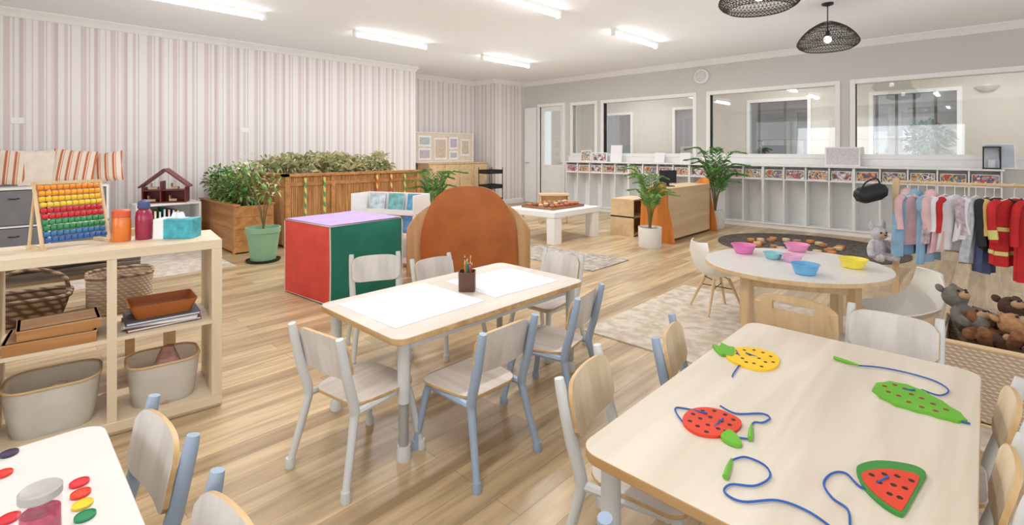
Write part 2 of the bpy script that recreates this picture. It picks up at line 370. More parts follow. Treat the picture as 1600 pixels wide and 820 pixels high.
for k,xx in enumerate((-1.75,-1.4,-1.1,-.75,-4.2,-3.6)):
    m=MB(); m.box((0,0,1.5),(.05,.05,3.0)); m.box((0,0,.02),(.14,.14,.04))
    m.obj('steel_post',BLACK,loc=(xx,13.6,0),label='black square steel post in the adjoining space',cat='post',group='posts beyond the glass')
for k,(xx,zz) in enumerate(((-1.5,1.6),(-3.9,1.55),(-6.2,1.4))):
    m=MB(); m.b2(-.45,.45,-.15,.15,0,.02); m.b2(-.45,.45,-.15,.15,-.5,-.48); m.b2(-.45,-.43,-.15,.15,-zz,.02); m.b2(.43,.45,-.15,.15,-zz,.02); m.b2(-.43,.43,.13,.15,-.48,0)
    m.obj('shelving_unit',WHITE,loc=(xx,14.5,zz),label='white shelving unit in the adjoining space',cat='shelf',group='white shelving beyond the glass')
# ---------------------------------------------------------------- lighting
wd=bpy.data.worlds.new('World'); scene.world=wd; wd.use_nodes=True
wd.node_tree.nodes['Background'].inputs[0].default_value=(.95,.975,1,1); wd.node_tree.nodes['Background'].inputs[1].default_value=1.0
TUBEE=mat('lit_tube',(1,1,1,1),.5,var=0,emis=18)
proto=None
for (xx,yy) in [(-6.43,1.7),(-6.43,4.15),(-6.43,6.6),(-3.75,4.15),(-3.75,6.6),(-3.75,1.7),(-1.0,.2)]:
    if proto is None:
        proto=t=thing('fluorescent_light','white ceiling batten light with a lit fluorescent tube','ceiling light',(xx,yy,CH),group='batten lights on the ceiling')
        m=MB(); m.prism([(-.045,0),(.045,0),(.025,-.045),(-.025,-.045)],-.63,.63,M=Matrix.Rotation(pi/2,4,'X')); m.obj('housing',WHITE,parent=t)
        MB().tube([(0,-.6,-.07),(0,.6,-.07)],.022,n=12).obj('tube',TUBEE,parent=t)
        for s_ in (.6,-.635): m=MB(); m.b2(-.03,.03,s_,s_+.035,-.1,-.03); m.obj('end_cap',WHITE,parent=t)
    else: t=copy_tree(proto,(xx,yy,CH))
    ld=bpy.data.lights.new('tube_light','AREA'); ld.shape='RECTANGLE'; ld.size=.08; ld.size_y=1.2; ld.energy=14; ld.color=(1,.99,.98)
    lo=bpy.data.objects.new('tube_light',ld); COL.objects.link(lo); lo.location=(0,0,-.105); lo.parent=t
for (lx,ly,e) in ((-6.2,2.2,10),(-6.0,6.2,14),(-2.6,6.6,15),(-2.6,2.4,9.5),(.8,6.0,13)):  # added upward fill panels without fixtures, they brighten the ceiling
    ld=bpy.data.lights.new('uplight','AREA'); ld.size=3.4; ld.energy=e; ld.color=(.93,.965,1)
    lo=bpy.data.objects.new('uplight',ld); COL.objects.link(lo); lo.location=(lx,ly,1.55); lo.rotation_euler=(pi,0,0)
for xx in (-6.5,-3,0.3):  # fixtureless fill panels added to brighten the room behind the glass
    ld=bpy.data.lights.new('adjoining_room_light','AREA'); ld.size=1.2; ld.energy=42
    lo=bpy.data.objects.new('adjoining_room_light',ld); COL.objects.link(lo); lo.location=(xx,10.9,CH-.05)
for xx in (-6,-1.5):  # extra fill lamps added to lift the outermost wall
    ld=bpy.data.lights.new('outer_space_light','AREA'); ld.size=1.0; ld.energy=45
    lo=bpy.data.objects.new('outer_space_light',ld); COL.objects.link(lo); lo.location=(xx,13.7,CH-.05)
for (lx,ly,rz_,e) in ((3.7,-1.0,60,50),(-3.0,-3.7,0,50)):  # added fill panels making up for lost outside light, tilted slightly up
    ld=bpy.data.lights.new('window_daylight','AREA'); ld.shape='RECTANGLE'; ld.size=5; ld.size_y=1.6; ld.energy=e; ld.color=(.95,.98,1)
    lo=bpy.data.objects.new('window_daylight',ld); COL.objects.link(lo); lo.location=(lx,ly,1.4); lo.rotation_euler=(rad(98),0,rad(rz_))
# pendants
m=MB(); prof=[(.05,0),(.10,-.02),(.19,-.075),(.26,-.145),(.305,-.215),(.31,-.25),(.285,-.285),(.24,-.31)]
PR=crom([(r,0,z) for r,z in prof],3)
def pr(t):
    q=t*(len(PR)-1); i=min(int(q),len(PR)-2); a=PR[i].lerp(PR[i+1],q-i); return a.x,a.z
for k in range(60):
    for sg in (1,-1):
        pts=[]
        for j in range(15):
            r,z=pr(j/14); a=2*pi*k/60+sg*.75*j/14; pts.append((r*math.cos(a),r*math.sin(a),z))
        m.tube(pts,.0022,n=4)
for t_ in (0,.1,.18,.27,.35,.43,.5,.56,.62,.67,.72,.76,.8,.86,.93,1):
    r,z=pr(t_); m.tube([(r*math.cos(a*pi/18),r*math.sin(a*pi/18),z) for a in range(36)],.004 if t_ in (0,.72,1) else .0022,n=5,closed=True)
pl=thing('pendant_lamp','dark brown woven wire dome pendant lamp on a cord','pendant lamp',(-1.32,6.67,CH),group='wire pendant lamps')
m.obj('lamp_shade',WEAVEB,parent=pl,loc=(0,0,-.22))
MB().lathe([(.06,0),(.06,-.02),(.02,-.035),(.004,-.04)],20,cap0=True).obj('ceiling_rose',BLACK,parent=pl)
MB().tube([(0,0,-.03),(0,0,-.34)],.006).obj('cord',BLACK,parent=pl)
MB().lathe([(.02,0),(.025,-.05),(.02,-.06)],16).obj('bulb_holder',BLACK,parent=pl,loc=(0,0,-.32))
MB().ball((0,0,-.42),.042,mt=0).obj('bulb',mat('lit_bulb',(1,.95,.86,1),.5,var=0,emis=5),parent=pl)
copy_tree(pl,(-1.36,4.40,CH))
# ---------------------------------------------------------------- cubby wall
units=[5,4,4,4,5]; cw=.32; X=-6.88; cy0=8.98; cy1=9.29
PH=[photomat('photo_card_%d'%i,i) for i in range(7)]
ci=0
for n in units:
    W=n*cw; t=thing('cubby_cabinet','white open cubby cabinet with small square compartments above tall lockers','cabinet',(X,0,0),group='white cubby cabinets below the windows')
    m=MB(); m.b2(0,W,cy1-.012,cy1,0,1.03); m.b2(0,W,cy0+.02,cy1,0,.07); m.b2(0,W,cy0,cy1,.07,.09); m.b2(0,W,cy0,cy1,.81,.83)
    for k in range(n+1):
        xx=min(max(k*cw,.009),W-.009); m.b2(xx-.009,xx+.009,cy0,cy1-.012,.09,1.03)
    m.obj('body',WHITE,parent=t)
    for k in range(n):
        q=MB(); q.b2(-.135,.135,-.004,0,0,.15); q.b2(-.125,.125,-.006,-.004,.01,.14,1)
        q.obj('photo_card',[PAPER,PH[ci%7]],loc=(X+(k+.5)*cw,cy0+.03,.832),rot=(rad(-6),0,0),label='small child photo card standing in a cubby compartment',cat='photo card',group='photo cards in the cubbies'); ci+=1
    X+=W
MB().b2(-6.9,.18,8.96,9.29,1.031,1.056).obj('worktop',WHITE,bev=.004,label='long white worktop over the cubby cabinets',cat='worktop')
# ---------------------------------------------------------------- children's chair
def make_chair(frame,name='childrens_chair',label='',loc=(0,0),rz=0,panel=None):
    panel=panel or PANEL
    t=thing(name,label,'chair',loc,rz,group='plywood children\'s chairs')
    m=MB(); o=[]
    for x,y in rrect(.32,.31,.07): o.append((x*(1+.12*(y/.16)),y))
    m.prism(o,.302,.316,0,1); m.obj('seat',[SEATM,EDGE],parent=t,bev=.003)
    def P(u,v):
        x=(u-.5)*.315; e=abs(2*u-1)
        top=.588-.008*e**2-.035*e**9; bot=.418+.03*e**9
        z=bot+(top-bot)*v
        return (x,-.150-.060*((z-.32)/.3)-.016*(1-e*e),z)
    m=MB(); m.sheet(P,20,6,.012); m.obj('backrest',[panel,EDGE],parent=t)
    for sx in (-1,1):
        m=MB(); m.tube([(sx*.135,.10,.29),(sx*.143,.125,.26),(sx*.168,.17,.03)],[.019,.017,.014],n=10,k=4); l=m.obj('leg',frame,parent=t)
        MB().lathe([(.018,0),(.020,.012),(.017,.04)],12,cap1=True).obj('foot',frame,parent=l,loc=(sx*.170,.172,0))
        m=MB(); m.tube([(sx*.155,-.235,.598),(sx*.155,-.225,.55),(sx*.153,-.195,.42),(sx*.15,-.165,.31),(sx*.152,-.17,.25),(sx*.178,-.225,.03)],[.015,.018,.020,.020,.017,.014],n=10,k=4); l=m.obj('leg',frame,parent=t)
        MB().lathe([(.018,0),(.020,.012),(.017,.04)],12,cap1=True).obj('foot',frame,parent=l,loc=(sx*.180,-.227,0))
        m=MB(); m.tube([(sx*.148,-.17,.29),(sx*.142,0,.288),(sx*.135,.11,.285)],.015,n=8,k=2); m.obj('side_rail',frame,parent=t)
    MB().tube([(-.14,.09,.275),(.14,.09,.275)],.010).obj('cross_rail',frame,parent=t)
    return t
cw_=make_chair(FRW,label='child chair with warm white frame and pale plywood seat',loc=(-1.925,1.10),rz=rad(9))
cb_=make_chair(FRB,label='child chair with blue-grey frame and pale plywood seat',loc=(-1.63,1.45),rz=rad(91))
copy_tree(cb_,(-1.66,2.02),rad(102))
copy_tree(cw_,(-2.12,2.52),rad(182),label='child chair with white frame pushed to the table end')
copy_tree(cw_,(-2.82,1.72),rad(-115),label='child chair with white curved backrest facing the table')
copy_tree(cw_,(-2.58,2.12),rad(-92),label='child chair with white frame and pale seat tucked at the table').scale=(1,1,.94)
copy_tree(cb_,(-.71,1.93),rad(-75),label='child chair with blue-grey frame and birch backrest by the pine table',swap=('backrest',PANELT))
copy_tree(cw_,(-.755,1.41),rad(-78),label='child chair with white frame and birch backrest tucked under the table',swap=('backrest',PANELT))
copy_tree(cb_,(-.38,1.05),rad(2),label='child chair with blue-grey frame at the end of the table')
copy_tree(cw_,(-.30,2.50),rad(178),label='child chair with white backrest at the pine table end')
copy_tree(cw_,(-.15,2.02),rad(92),label='child chair with white frame and birch backrest at the pine table',swap=('backrest',PANELT)); copy_tree(cw_,(-.165,1.60),rad(90),label='child chair with white frame and birch backrest beside the pine table',swap=('backrest',PANELT))
copy_tree(cb_,(-1.555,.10),rad(184),label='child chair with blue-grey posts and whitewashed backrest')
copy_tree(cb_,(-1.05,.12),rad(184),label='child chair with blue-grey posts beside the painting table')
# ---------------------------------------------------------------- tables
def table(loc,rz,topm,label,w=.71,d=1.3,h=.53):
    t=thing('childrens_table',label,'table',loc,rz)
    MB().prism(rrect(w,d,.06),h-.028,h,0,1).obj('tabletop',[topm,EDGE],parent=t,bev=.003)
    for sx in (-1,1):
        for sy in (-1,1):
            m=MB(); m.tube([(sx*(w/2-.06),sy*(d/2-.07),h-.028),(sx*(w/2-.06),sy*(d/2-.07),.24)],.026,n=14); l=m.obj('leg',FRW,parent=t)
            MB().tube([(sx*(w/2-.06),sy*(d/2-.07),.25),(sx*(w/2-.06),sy*(d/2-.07),.05)],.021,n=12).obj('adjustable_sleeve',STEEL,parent=l)
            MB().lathe([(.03,0),(.032,.02),(.026,.06)],14,cap1=True).obj('foot',FRW,parent=l,loc=(sx*(w/2-.06),sy*(d/2-.07),0))
    m=MB(); m.b2(-w/2+.09,w/2-.09,-d/2+.075,-d/2+.095,h-.075,h-.03); m.b2(-w/2+.09,w/2-.09,d/2-.095,d/2-.075,h-.075,h-.03)
    m.b2(-w/2+.065,-w/2+.085,-d/2+.1,d/2-.1,h-.075,h-.03); m.b2(w/2-.085,w/2-.065,-d/2+.1,d/2-.1,h-.075,h-.03); m.obj('apron',FRW,parent=t)
    return t
table((-2.07,1.78),0,WASH,'rectangular child table with whitewashed top and white adjustable legs')
table((-.39,1.71),0,PINE,'rectangular child table with pale pine top and rounded corners',w=.76,d=1.32)
table((-1.16,-.15),rad(90),TOPW,'rectangular child painting table with plain white top',w=.74,d=1.32)
TT=.5305
for (x0,y0,w,d,r,l) in ((-2.10,1.47,.50,.54,.02,'large white drawing sheet on the child table'),(-2.06,2.08,.44,.50,-.06,'large white drawing sheet beside the pencil cup')):
    MB().box((0,0,.0008),(w,d,.0016)).obj('paper_sheet',PAPER,loc=(x0,y0,TT),rz=r,label=l,cat='paper')
px,py=G(730,453,TT)
t=thing('pencil_cup','dark brown cup full of coloured pencils on the table','pencil cup',(px,py,TT),RC)
m=MB(); m.loft([[(x,y,z) for x,y in rrect(w_,w_,.016)] for w_,z in ((.088,0),(.09,.005),(.092,.105),(.084,.105),(.082,.01))],cap0=True,cap1=True); m.obj('cup',col('cup_brown',96,62,50,.4),parent=t)
PC=[col('pencil_%d'%i,*k) for i,k in enumerate([(200,60,50),(60,110,180),(70,140,80),(230,180,60),(120,70,130),(220,130,60),(90,60,50)])]
for i in range(13):
    a=random.random()*6.28; r=random.random()*.028; L=.13+random.random()*.05
    b=Vector((r*.6*math.cos(a),r*.6*math.sin(a),.012)); e=Vector((r*1.25*math.cos(a),r*1.25*math.sin(a),L))
    m=MB(); m.tube([b,e],.0038,n=6); dd=(e-b).normalized(); m.tube([e,e+dd*.013],[.0038,.0006],n=6,mt=1)
    m.obj('pencil',[PC[i%7],BEECH],loc=(px,py,TT),label='coloured pencil standing in the brown cup',cat='pencil',group='pencils in the cup')
# lacing toys on pine table
BLUE=col('blue_cord',38,92,172,.6); GRN=col('toy_green',104,180,44,.5); REDT=col('toy_red',222,66,40,.5); YEL=col('toy_yellow',246,200,36,.5); DKG=col('toy_dark_green',60,140,60,.5); DOT=col('toy_black',40,30,26,.5); RDOT=col('toy_dark_red',150,40,30,.5)
def pxs(l,z=TT): return [G(u,v,z) for u,v in l]
def smooth2(o,k=3): return [(p.x,p.y) for p in crom([(a,b,0) for a,b in o],k,True)]
def toy(name,label,outline,main,extra,dots,strings,shr=None,jag=0,dm=None,dr=.0062):
    pts=smooth2(pxs(outline)); cx=sum(p[0] for p in pts)/len(pts); cy=sum(p[1] for p in pts)/len(pts)
    t=thing(name,label,'lacing toy',(cx,cy,TT))
    loc=lambda P:[(x-cx,y-cy) for x,y in P]
    def putdots(m,zt):
        for (u,v) in dots:
            x,y=G(u,v,TT); m.lathe([(dr,zt-.002),(dr,zt+.0006)],10,cn=(x-cx,y-cy,0),cap0=False,cap1=True,mt=1)
    o=loc(pts)
    if jag:
        q=[]; n=len(o)
        for i,(x,y) in enumerate(o):
            tx,ty=o[(i+1)%n][0]-o[i-1][0],o[(i+1)%n][1]-o[i-1][1]; L_=math.hypot(tx,ty) or 1
            s_=jag if i%2 else 0
            nx,ny=ty/L_,-tx/L_
            if nx*x+ny*y<0: nx,ny=-nx,-ny
            q.append((x+nx*s_,y+ny*s_))
        o=q
    m=MB(); m.prism(o,0,.008,0)
    if not shr: putdots(m,.008)
    m.obj('fruit_body',[main,dm or DOT],parent=t)
    if shr:
        m=MB(); m.prism(loc(smooth2(pxs(shr[0]),2)),.008,.0095,0); putdots(m,.0095); m.obj('flesh',[shr[1],DOT],parent=t)
    for nm,ol,mm in extra: MB().prism(loc(smooth2(pxs(ol))),.001,.010,0).obj(nm,mm,parent=t)
    for s in strings:
        P=[(x-cx,y-cy,.012 if i in (0,) else .004) for i,(x,y) in enumerate(pxs(s))]
        MB().tube(P,.0025,n=6,k=6).obj('cord',BLUE,parent=t)
    return t,(cx,cy)
def needle(t,cxy,a,b):
    p=[(x-cxy[0],y-cxy[1],.008) for x,y in pxs([a,b])]
    MB().tube([p[0],Vector(p[0]).lerp(Vector(p[1]),.5),p[1]],[.0065,.0065,.003],n=8).obj('needle',GRN,parent=t)
t,k=toy('strawberry_lacing_toy','red wooden strawberry lacing toy with blue cord on the table',[(1067,655),(1080,643),(1105,640),(1132,646),(1155,658),(1158,668),(1145,679),(1120,685),(1090,681),(1070,668)],REDT,[('stem',[(1126,686),(1140,676),(1156,690),(1158,700),(1143,698)],GRN)],[(1083,651),(1098,646),(1116,646),(1133,652),(1146,660),(1078,662),(1094,658),(1110,656),(1126,662),(1140,668),(1090,670),(1106,668),(1122,674),(1134,678),(1104,679)],[[(1105,652),(1070,640),(1055,640),(1062,655),(1080,672),(1100,660)],[(1125,640),(1150,648),(1190,648),(1203,655),(1192,662),(1178,662),(1172,672)],[(1130,660),(1115,675),(1150,685),(1172,688)]])
needle(t,k,(1172,690),(1174,668))
t,k=toy('pineapple_lacing_toy','yellow wooden pineapple lacing toy with black dots',[(1138,549),(1170,545),(1205,553),(1218,564),(1211,577),(1185,580),(1155,572),(1136,561)],YEL,[('leaf_crown',[(1113,542),(1124,544),(1127,539),(1138,544),(1148,547),(1145,559),(1133,557),(1125,556)],GRN)],[(1152,556),(1163,550),(1178,550),(1192,554),(1204,560),(1160,563),(1172,558),(1186,563),(1178,571),(1196,569),(1208,569),(1166,569),(1190,576)],[[(1165,556),(1190,562),(1205,568),(1185,574),(1160,570),(1148,582),(1144,590)],[(1150,552),(1160,561),(1175,552),(1185,548)]])
t,k=toy('cucumber_lacing_toy','green wooden lacing toy with red spots and jagged edge',[(1367,605),(1392,600),(1430,609),(1470,630),(1506,655),(1495,660),(1450,648),(1400,634),(1370,617)],GRN,[],[(1382,607),(1398,605),(1388,616),(1414,611),(1404,622),(1424,620),(1420,632),(1440,626),(1440,640),(1458,635),(1462,646),(1478,644)],[[(1430,615),(1405,612),(1425,628),(1460,638),(1485,655),(1516,664)]],jag=.006,dm=RDOT,dr=.007)
t,k=toy('watermelon_lacing_toy','red watermelon wedge wooden lacing toy with curved green rind',[(1338,738),(1346,729),(1370,724),(1400,726),(1430,732),(1446,742),(1443,753),(1428,780),(1414,804),(1405,808),(1378,792),(1350,765)],DKG,[],[(1362,748),(1382,747),(1402,750),(1424,757),(1374,760),(1396,764),(1414,769),(1390,778),(1406,784)],[[(1388,752),(1350,765),(1322,742),(1300,742),(1287,758),(1300,780),(1324,798),(1328,822)]],shr=([(1346,746),(1360,740),(1390,738),(1420,743),(1437,751),(1426,775),(1411,801),(1404,803),(1380,788),(1354,764)],REDT))
t=thing('lacing_needle','green lacing needle with long blue cord on the table','lacing toy',(*G(1325,568,TT),TT)); k=G(1325,568,TT); needle(t,k,(1303,562),(1342,574))
MB().tube([(x-k[0],y-k[1],.005) for x,y in pxs([(1340,573),(1375,576),(1420,585),(1462,598),(1482,612),(1468,620),(1440,611)])],.0025,n=6,k=6).obj('cord',BLUE,parent=t)
t=thing('lacing_needle','green lacing needle with curling blue cord on the table','lacing toy',(*G(1140,735,TT),TT)); k=G(1140,735,TT); needle(t,k,(1133,750),(1143,722))
MB().tube([(x-k[0],y-k[1],.005) for x,y in pxs([(1143,722),(1165,717),(1195,730),(1203,748),(1180,762),(1142,760),(1132,772),(1160,787),(1215,785),(1262,802),(1300,828)])],.0025,n=6,k=6).obj('cord',BLUE,parent=t)
# painting table things
cols=[('red',222,50,60,(124,756)),('orange_red',232,70,40,(126,773)),('yellow',240,206,50,(129,790)),('green',40,140,90,(133,808)),('purple',70,56,86,(14,710)),('crimson',224,60,50,(4,742)),('red',214,50,60,(14,812))]
for n_,r,g,b,(u,v) in cols:
    x,y=G(u,v,TT); m=MB(); m.lathe([(.017,0),(.0185,.002),(.0185,.006),(.0165,.007),(.016,.005)],24,cap1=True)
    m.obj('paint_puck',mat('paint_'+n_,c(r,g,b),.5),loc=(x,y,TT),label='round %s paint puck on the white table'%n_.replace('_',' '),cat='paint',group='paint pucks on the painting table')
t=thing('glass_jar','clear jar of pink paint with pale grey lid','jar',(-1.325,.066,TT))
MB().lathe([(.029,.003),(.032,.01),(.032,.085),(.028,.100)],28).obj('jar_body',glassmat('jar_glass',(.97,.93,.94,1),.08),parent=t)
MB().lathe([(.026,.006),(.030,.012),(.030,.072)],28,cap1=True).obj('contents',col('pink_paint',206,70,112,.4,var=.3,scale=60),parent=t)
MB().lathe([(.030,.098),(.033,.100),(.033,.114),(.030,.117),(.027,.115)],28,cap1=True).obj('lid',col('lid',184,180,178,.35),parent=t)
# ---------------------------------------------------------------- round table + bowls
RT=C(1.93,3.40)
t=thing('round_table','round white-topped table with thick beech legs','table',RT,RC)
MB().prism([(.57*math.cos(i*pi/32),.53*math.sin(i*pi/32)) for i in range(64)],.5,.53,0,1).obj('tabletop',[TOPW,BEECH],parent=t,bev=.003)
for a in (22,112,202,292):
    x,y=.42*math.cos(rad(a)),.40*math.sin(rad(a)); MB().box((x,y,.25),(.06,.06,.5),rz=rad(a)).obj('leg',BEECH,parent=t,bev=.006)
m=MB()
for i in range(4):
    a,b=rad(22+90*i),rad(112+90*i); p=Vector((.42*math.cos(a),.4*math.sin(a),.455)); q=Vector((.42*math.cos(b),.4*math.sin(b),.455)); d=q-p
    m.box((p+q)/2,(d.length-.05,.02,.08),rz=math.atan2(d.y,d.x))
m.obj('apron',BEECH,parent=t)
def bowl(u,v,r,h,cc,name,lab):
    x,y=G(u,v,.53); m=MB(); m.lathe([(r*.62,0),(r*.7,.003),(r*.85,h*.5),(r*.97,h),(r*1.04,h),(r*1.04,h-.004),(r,h-.004),(r*.95,h),(r*.93,h-.003),(r*.82,h*.5),(r*.64,.006),(.002,.006)],28)
    m.obj('bowl',mat(name,cc,.35),loc=(x,y,TT),label=lab,cat='bowl',group='plastic bowls on the round table')
bowl(1162,395,.085,.065,c(232,130,190),'bowl_pink','pink plastic bowl on the round table')
bowl(1208,404,.065,.045,c(150,208,220),'bowl_teal','pale turquoise plastic bowl on the round table')
bowl(1245,392,.085,.055,c(240,150,200),'bowl_rose','rose pink plastic bowl on the round table')
bowl(1238,409,.065,.05,c(236,180,215),'bowl_lilac','light pink plastic bowl on the round table')
bowl(1258,428,.08,.065,c(110,180,225),'bowl_blue','sky blue plastic bowl at the table edge')
bowl(1333,418,.083,.06,c(246,226,80),'bowl_yellow','yellow plastic bowl on the round table')
# shell chairs
def shell_chair(loc,rz,lab):
    t=thing('shell_chair',lab,'chair',loc,rz,group='white shell chairs at the round table')
    ctr=crom([(0,.17,.31),(0,.12,.30),(0,-.02,.29),(0,-.12,.315),(0,-.165,.40),(0,-.19,.50),(0,-.20,.57)],6); wid=[.14,.175,.19,.20,.185,.16,.12]
    def P(u,v):
        q=v*(len(ctr)-1); i=min(int(q),len(ctr)-2); p=ctr[i].lerp(ctr[i+1],q-i); k=v*6; j=min(int(k),5); w=wid[j]*(1-(k-j))+wid[j+1]*(k-j)
        s_=2*u-1; e=abs(s_)**2.2; mid=math.exp(-((v-.5)/.28)**2)
        return (w*s_,p.y+.07*e*max(0,(v-.45))*1.6,p.z+.085*e*mid+.02*e*(1-v))
    MB().sheet(P,16,24,.008,m1=0).obj('seat_shell',SHELLW,parent=t)
    for sx in (-1,1):
        for sy in (-1,1): MB().tube([(sx*.07,sy*.06,.28),(sx*.16,sy*.155,0)],[.013,.009],n=10).obj('leg',BEECH,parent=t)
    m=MB()
    for a,b in (((-.1,-.09,.2),(.1,.09,.2)),((.1,-.09,.2),(-.1,.09,.2)),((-.08,-.07,.27),(.08,-.07,.27)),((-.08,.07,.27),(.08,.07,.27))): m.tube([a,b],.004,n=6)
    m.obj('wire_brace',BLACK,parent=t); return t
shell_chair(C(1.66,4.02),RC-rad(90)+rad(5),'white moulded shell chair with wooden dowel legs')
shell_chair(C(2.36,3.02),RC+rad(75),'white moulded shell chair pushed against the round table')
# natural wood chair
t=thing('wooden_chair','natural beech child chair with slotted backrest','chair',(-.66,2.86),rad(-2))
def P(u,v):
    e=abs(2*u-1); x=(u-.5)*.36; top=.60-.05*e**4; bot=.42+.03*e**4; z=bot+(top-bot)*v; return (x,-.17-.03*(1-e*e)-.12*(z-.4),z)
MB().sheet(P,24,12,.014,keep=lambda u,v: not(.25<u<.75 and .6<v<.82)).obj('backrest',[BEECH,EDGE],parent=t)
MB().prism(rrect(.36,.34,.06),.30,.316,0,1).obj('seat',[BEECH,EDGE],parent=t,bev=.003)
for sx in (-1,1):
    MB().tube([(sx*.16,-.195,.55),(sx*.165,-.16,.32),(sx*.18,-.2,0)],.017,n=10,k=4).obj('leg',BEECH,parent=t)
    MB().tube([(sx*.15,.13,.30),(sx*.165,.16,0)],.017,n=10).obj('leg',BEECH,parent=t)
    MB().tube([(sx*.16,-.15,.285),(sx*.15,.14,.285)],.012,n=8).obj('side_rail',BEECH,parent=t)
# ---------------------------------------------------------------- open shelf unit (left)
S_O=C(-1.472,2.522); vx=C(.78,.625); SR=math.atan2(vx[1],vx[0]); SH=.85
def S(x,y,z=0): return (S_O[0]+x*math.cos(SR)-y*math.sin(SR),S_O[1]+x*math.sin(SR)+y*math.cos(SR),z)
t=thing('cube_shelf','pale birch open cube shelf unit with two rows of compartments','shelf',S(0,0),SR)
m=MB(); L=1.66; D=.39
m.b2(-L,0,0,D,SH-.045,SH); m.b2(-L,0,0,D,0.02,.065); m.obj('outer_panel',BIRCHX,parent=t,bev=.002)
m=MB(); m.b2(-.045,0,0,D,.065,SH-.045); m.b2(-L,-L+.045,0,D,.065,SH-.045); m.b2(-L,0,.02,D-.02,0,.02); m.obj('side_panel',BIRCHZ,parent=t,bev=.002)
for x in (-.43,-.835,-1.24):
    MB().b2(x-.024,x+.012,0.003,D,.065,SH-.045).obj('divider',BIRCHZ,parent=t)
for x0,x1 in ((-.418,-.045),(-.823,-.454),(-1.228,-.859),(-1.615,-1.264)):
    MB().b2(x0,x1,0.005,D,.43,.446).obj('shelf_board',BIRCHX,parent=t)
def basket(name,label,loc,rz,w,d,h,mt,rim,taper=.8,rimr=.009,handle=False):
    t=thing(name,label,'basket',loc,rz); rings=[]
    for k in range(7):
        f=k/6; s_=taper+(1-taper)*f**.6; rings.append([(x*s_,y*s_,h*f) for x,y in rrect(w,d,min(w,d)*.3)])
    inner=[[(x*.96,y*.96,max(z,.006)) for x,y,z in r] for r in rings[::-1]]
    m=MB(); m.loft(rings+inner,cap0=True,cap1=True); m.obj('basket_body',mt,parent=t)
    MB().tube([(x,y,h) for x,y in rrect(w*.99,d*.99,min(w,d)*.3)],rimr,n=8,closed=True).obj('rim',rim,parent=t)
    if handle: MB().tube([(-w*.47,0,h),(-w*.40,0,h+.09),(0,0,h+.14),(w*.40,0,h+.09),(w*.47,0,h)],.010,n=8,k=5).obj('handle',rim,parent=t)
    return t
basket('storage_tub','translucent cream tub with wooden rim in the lower compartment',S(-.235,.17,.066),SR,.30,.27,.20,NET,OAK,rimr=.006)
b=basket('storage_tub','large translucent cream tub with wooden rim holding cream cloth',S(-.64,.17,.066),SR,.33,.29,.21,NET,OAK,rimr=.006)
basket('storage_tub','translucent cream tub with wooden rim',S(-1.04,.17,.066),SR,.30,.27,.20,NET,OAK,rimr=.006)
for (x,z,cc,nm,hh) in ((-.23,.075,(196,150,140),'soft_pink',.235),(-.64,.08,(236,230,222),'cream',.16)):
    m=MB(); R=[]
    for k in range(6):
        f=k/5; rr=.10*(1-f*.75); R.append([(rr*(1+.25*math.sin(3*a+k))*math.cos(a)+.02*f,rr*(1+.2*math.cos(4*a+k))*math.sin(a),hh*f) for a in [2*pi*i/24 for i in range(24)]])
    m.loft(R,cap1=True); m.obj('folded_cloth',mat('cloth_'+nm,c(*cc),.9,var=.25,scale=20,bump=.3),loc=S(x,.17,z),rz=SR,label='crumpled %s cloth inside the cream tub'%nm.replace('_',' '),cat='cloth')
for i,(r,g,bb_) in enumerate([(120,70,60),(210,205,200),(90,90,100)]):
    m=MB(); m.b2(-.15,.15,-.12,.12,0,.003); m.b2(-.15,.15,-.12,.12,.011,.014); m.b2(-.146,.146,-.117,.12,.003,.011,1); m.b2(-.152,-.149,-.12,.12,0,.014)
    m.obj('book',[mat('book_cover_%d'%i,c(r,g,bb_),.5),PAPER],loc=S(-.24,.17,.447+.0145*i),rz=SR+rad([4,-5,2][i]),label='thin book in a stack under the leather tray',cat='book',group='books under the tray')
t=thing('leather_tray','tan brown shallow tray with raised sides on books','tray',S(-.24,.17,.4915),SR+rad(3))
m=MB(); m.loft([[(x*k_,y*k_,z) for x,y in rrect(.28,.22,.02)] for k_,z in ((.8,0),(1,.065),(.97,.065),(.78,.006))],cap0=True,cap1=True); m.obj('tray_body',LEATHER,parent=t)
for i,(w,d,h,z,x) in enumerate(((.30,.24,.05,.447,-.64),(.27,.2,.045,.498,-.62))):
    m=MB(); m.b2(-w/2,w/2,-d/2,d/2,0,.006); m.b2(-w/2,w/2,-d/2,-d/2+.01,.006,h); m.b2(-w/2,w/2,d/2-.01,d/2,.006,h); m.b2(-w/2,-w/2+.01,-d/2+.01,d/2-.01,.006,h); m.b2(w/2-.01,w/2,-d/2+.01,d/2-.01,.006,h)
    m.b2(-w/2-.003,w/2+.003,-d/2-.003,d/2+.003,h-.008,h,1)
    m.obj('wooden_box',[BROWNW,wood('box_lid_wood_%d'%i,c(176,128,84),c(200,156,110),axis=0)],loc=S(x,.13,z),rz=SR+rad(5*i),label='flat lidded wooden box on the shelf',cat='box',group='flat wooden boxes on the shelf')
t=thing('low_bench','low natural wood bench behind the cube shelf','bench',S(-.75,.72),SR)
MB().box((0,0,.39),(1.3,.36,.03)).obj('bench_top',OAK,parent=t,bev=.003)
for sx in (-1,1): MB().box((sx*.58,0,.1875),(.04,.32,.375)).obj('leg',OAK,parent=t,bev=.003)
basket('wicker_basket','light grey-brown wicker basket with arched handle',S(-.78,.72,.407),SR,.34,.27,.13,WICKER,WICKER,rimr=.012,taper=.7,handle=True)
basket('wicker_basket','light grey-brown wicker basket with rolled rim on a bench',S(-1.16,.72,.407),SR,.3,.27,.15,WICKER,WICKER,rimr=.014,taper=.7)
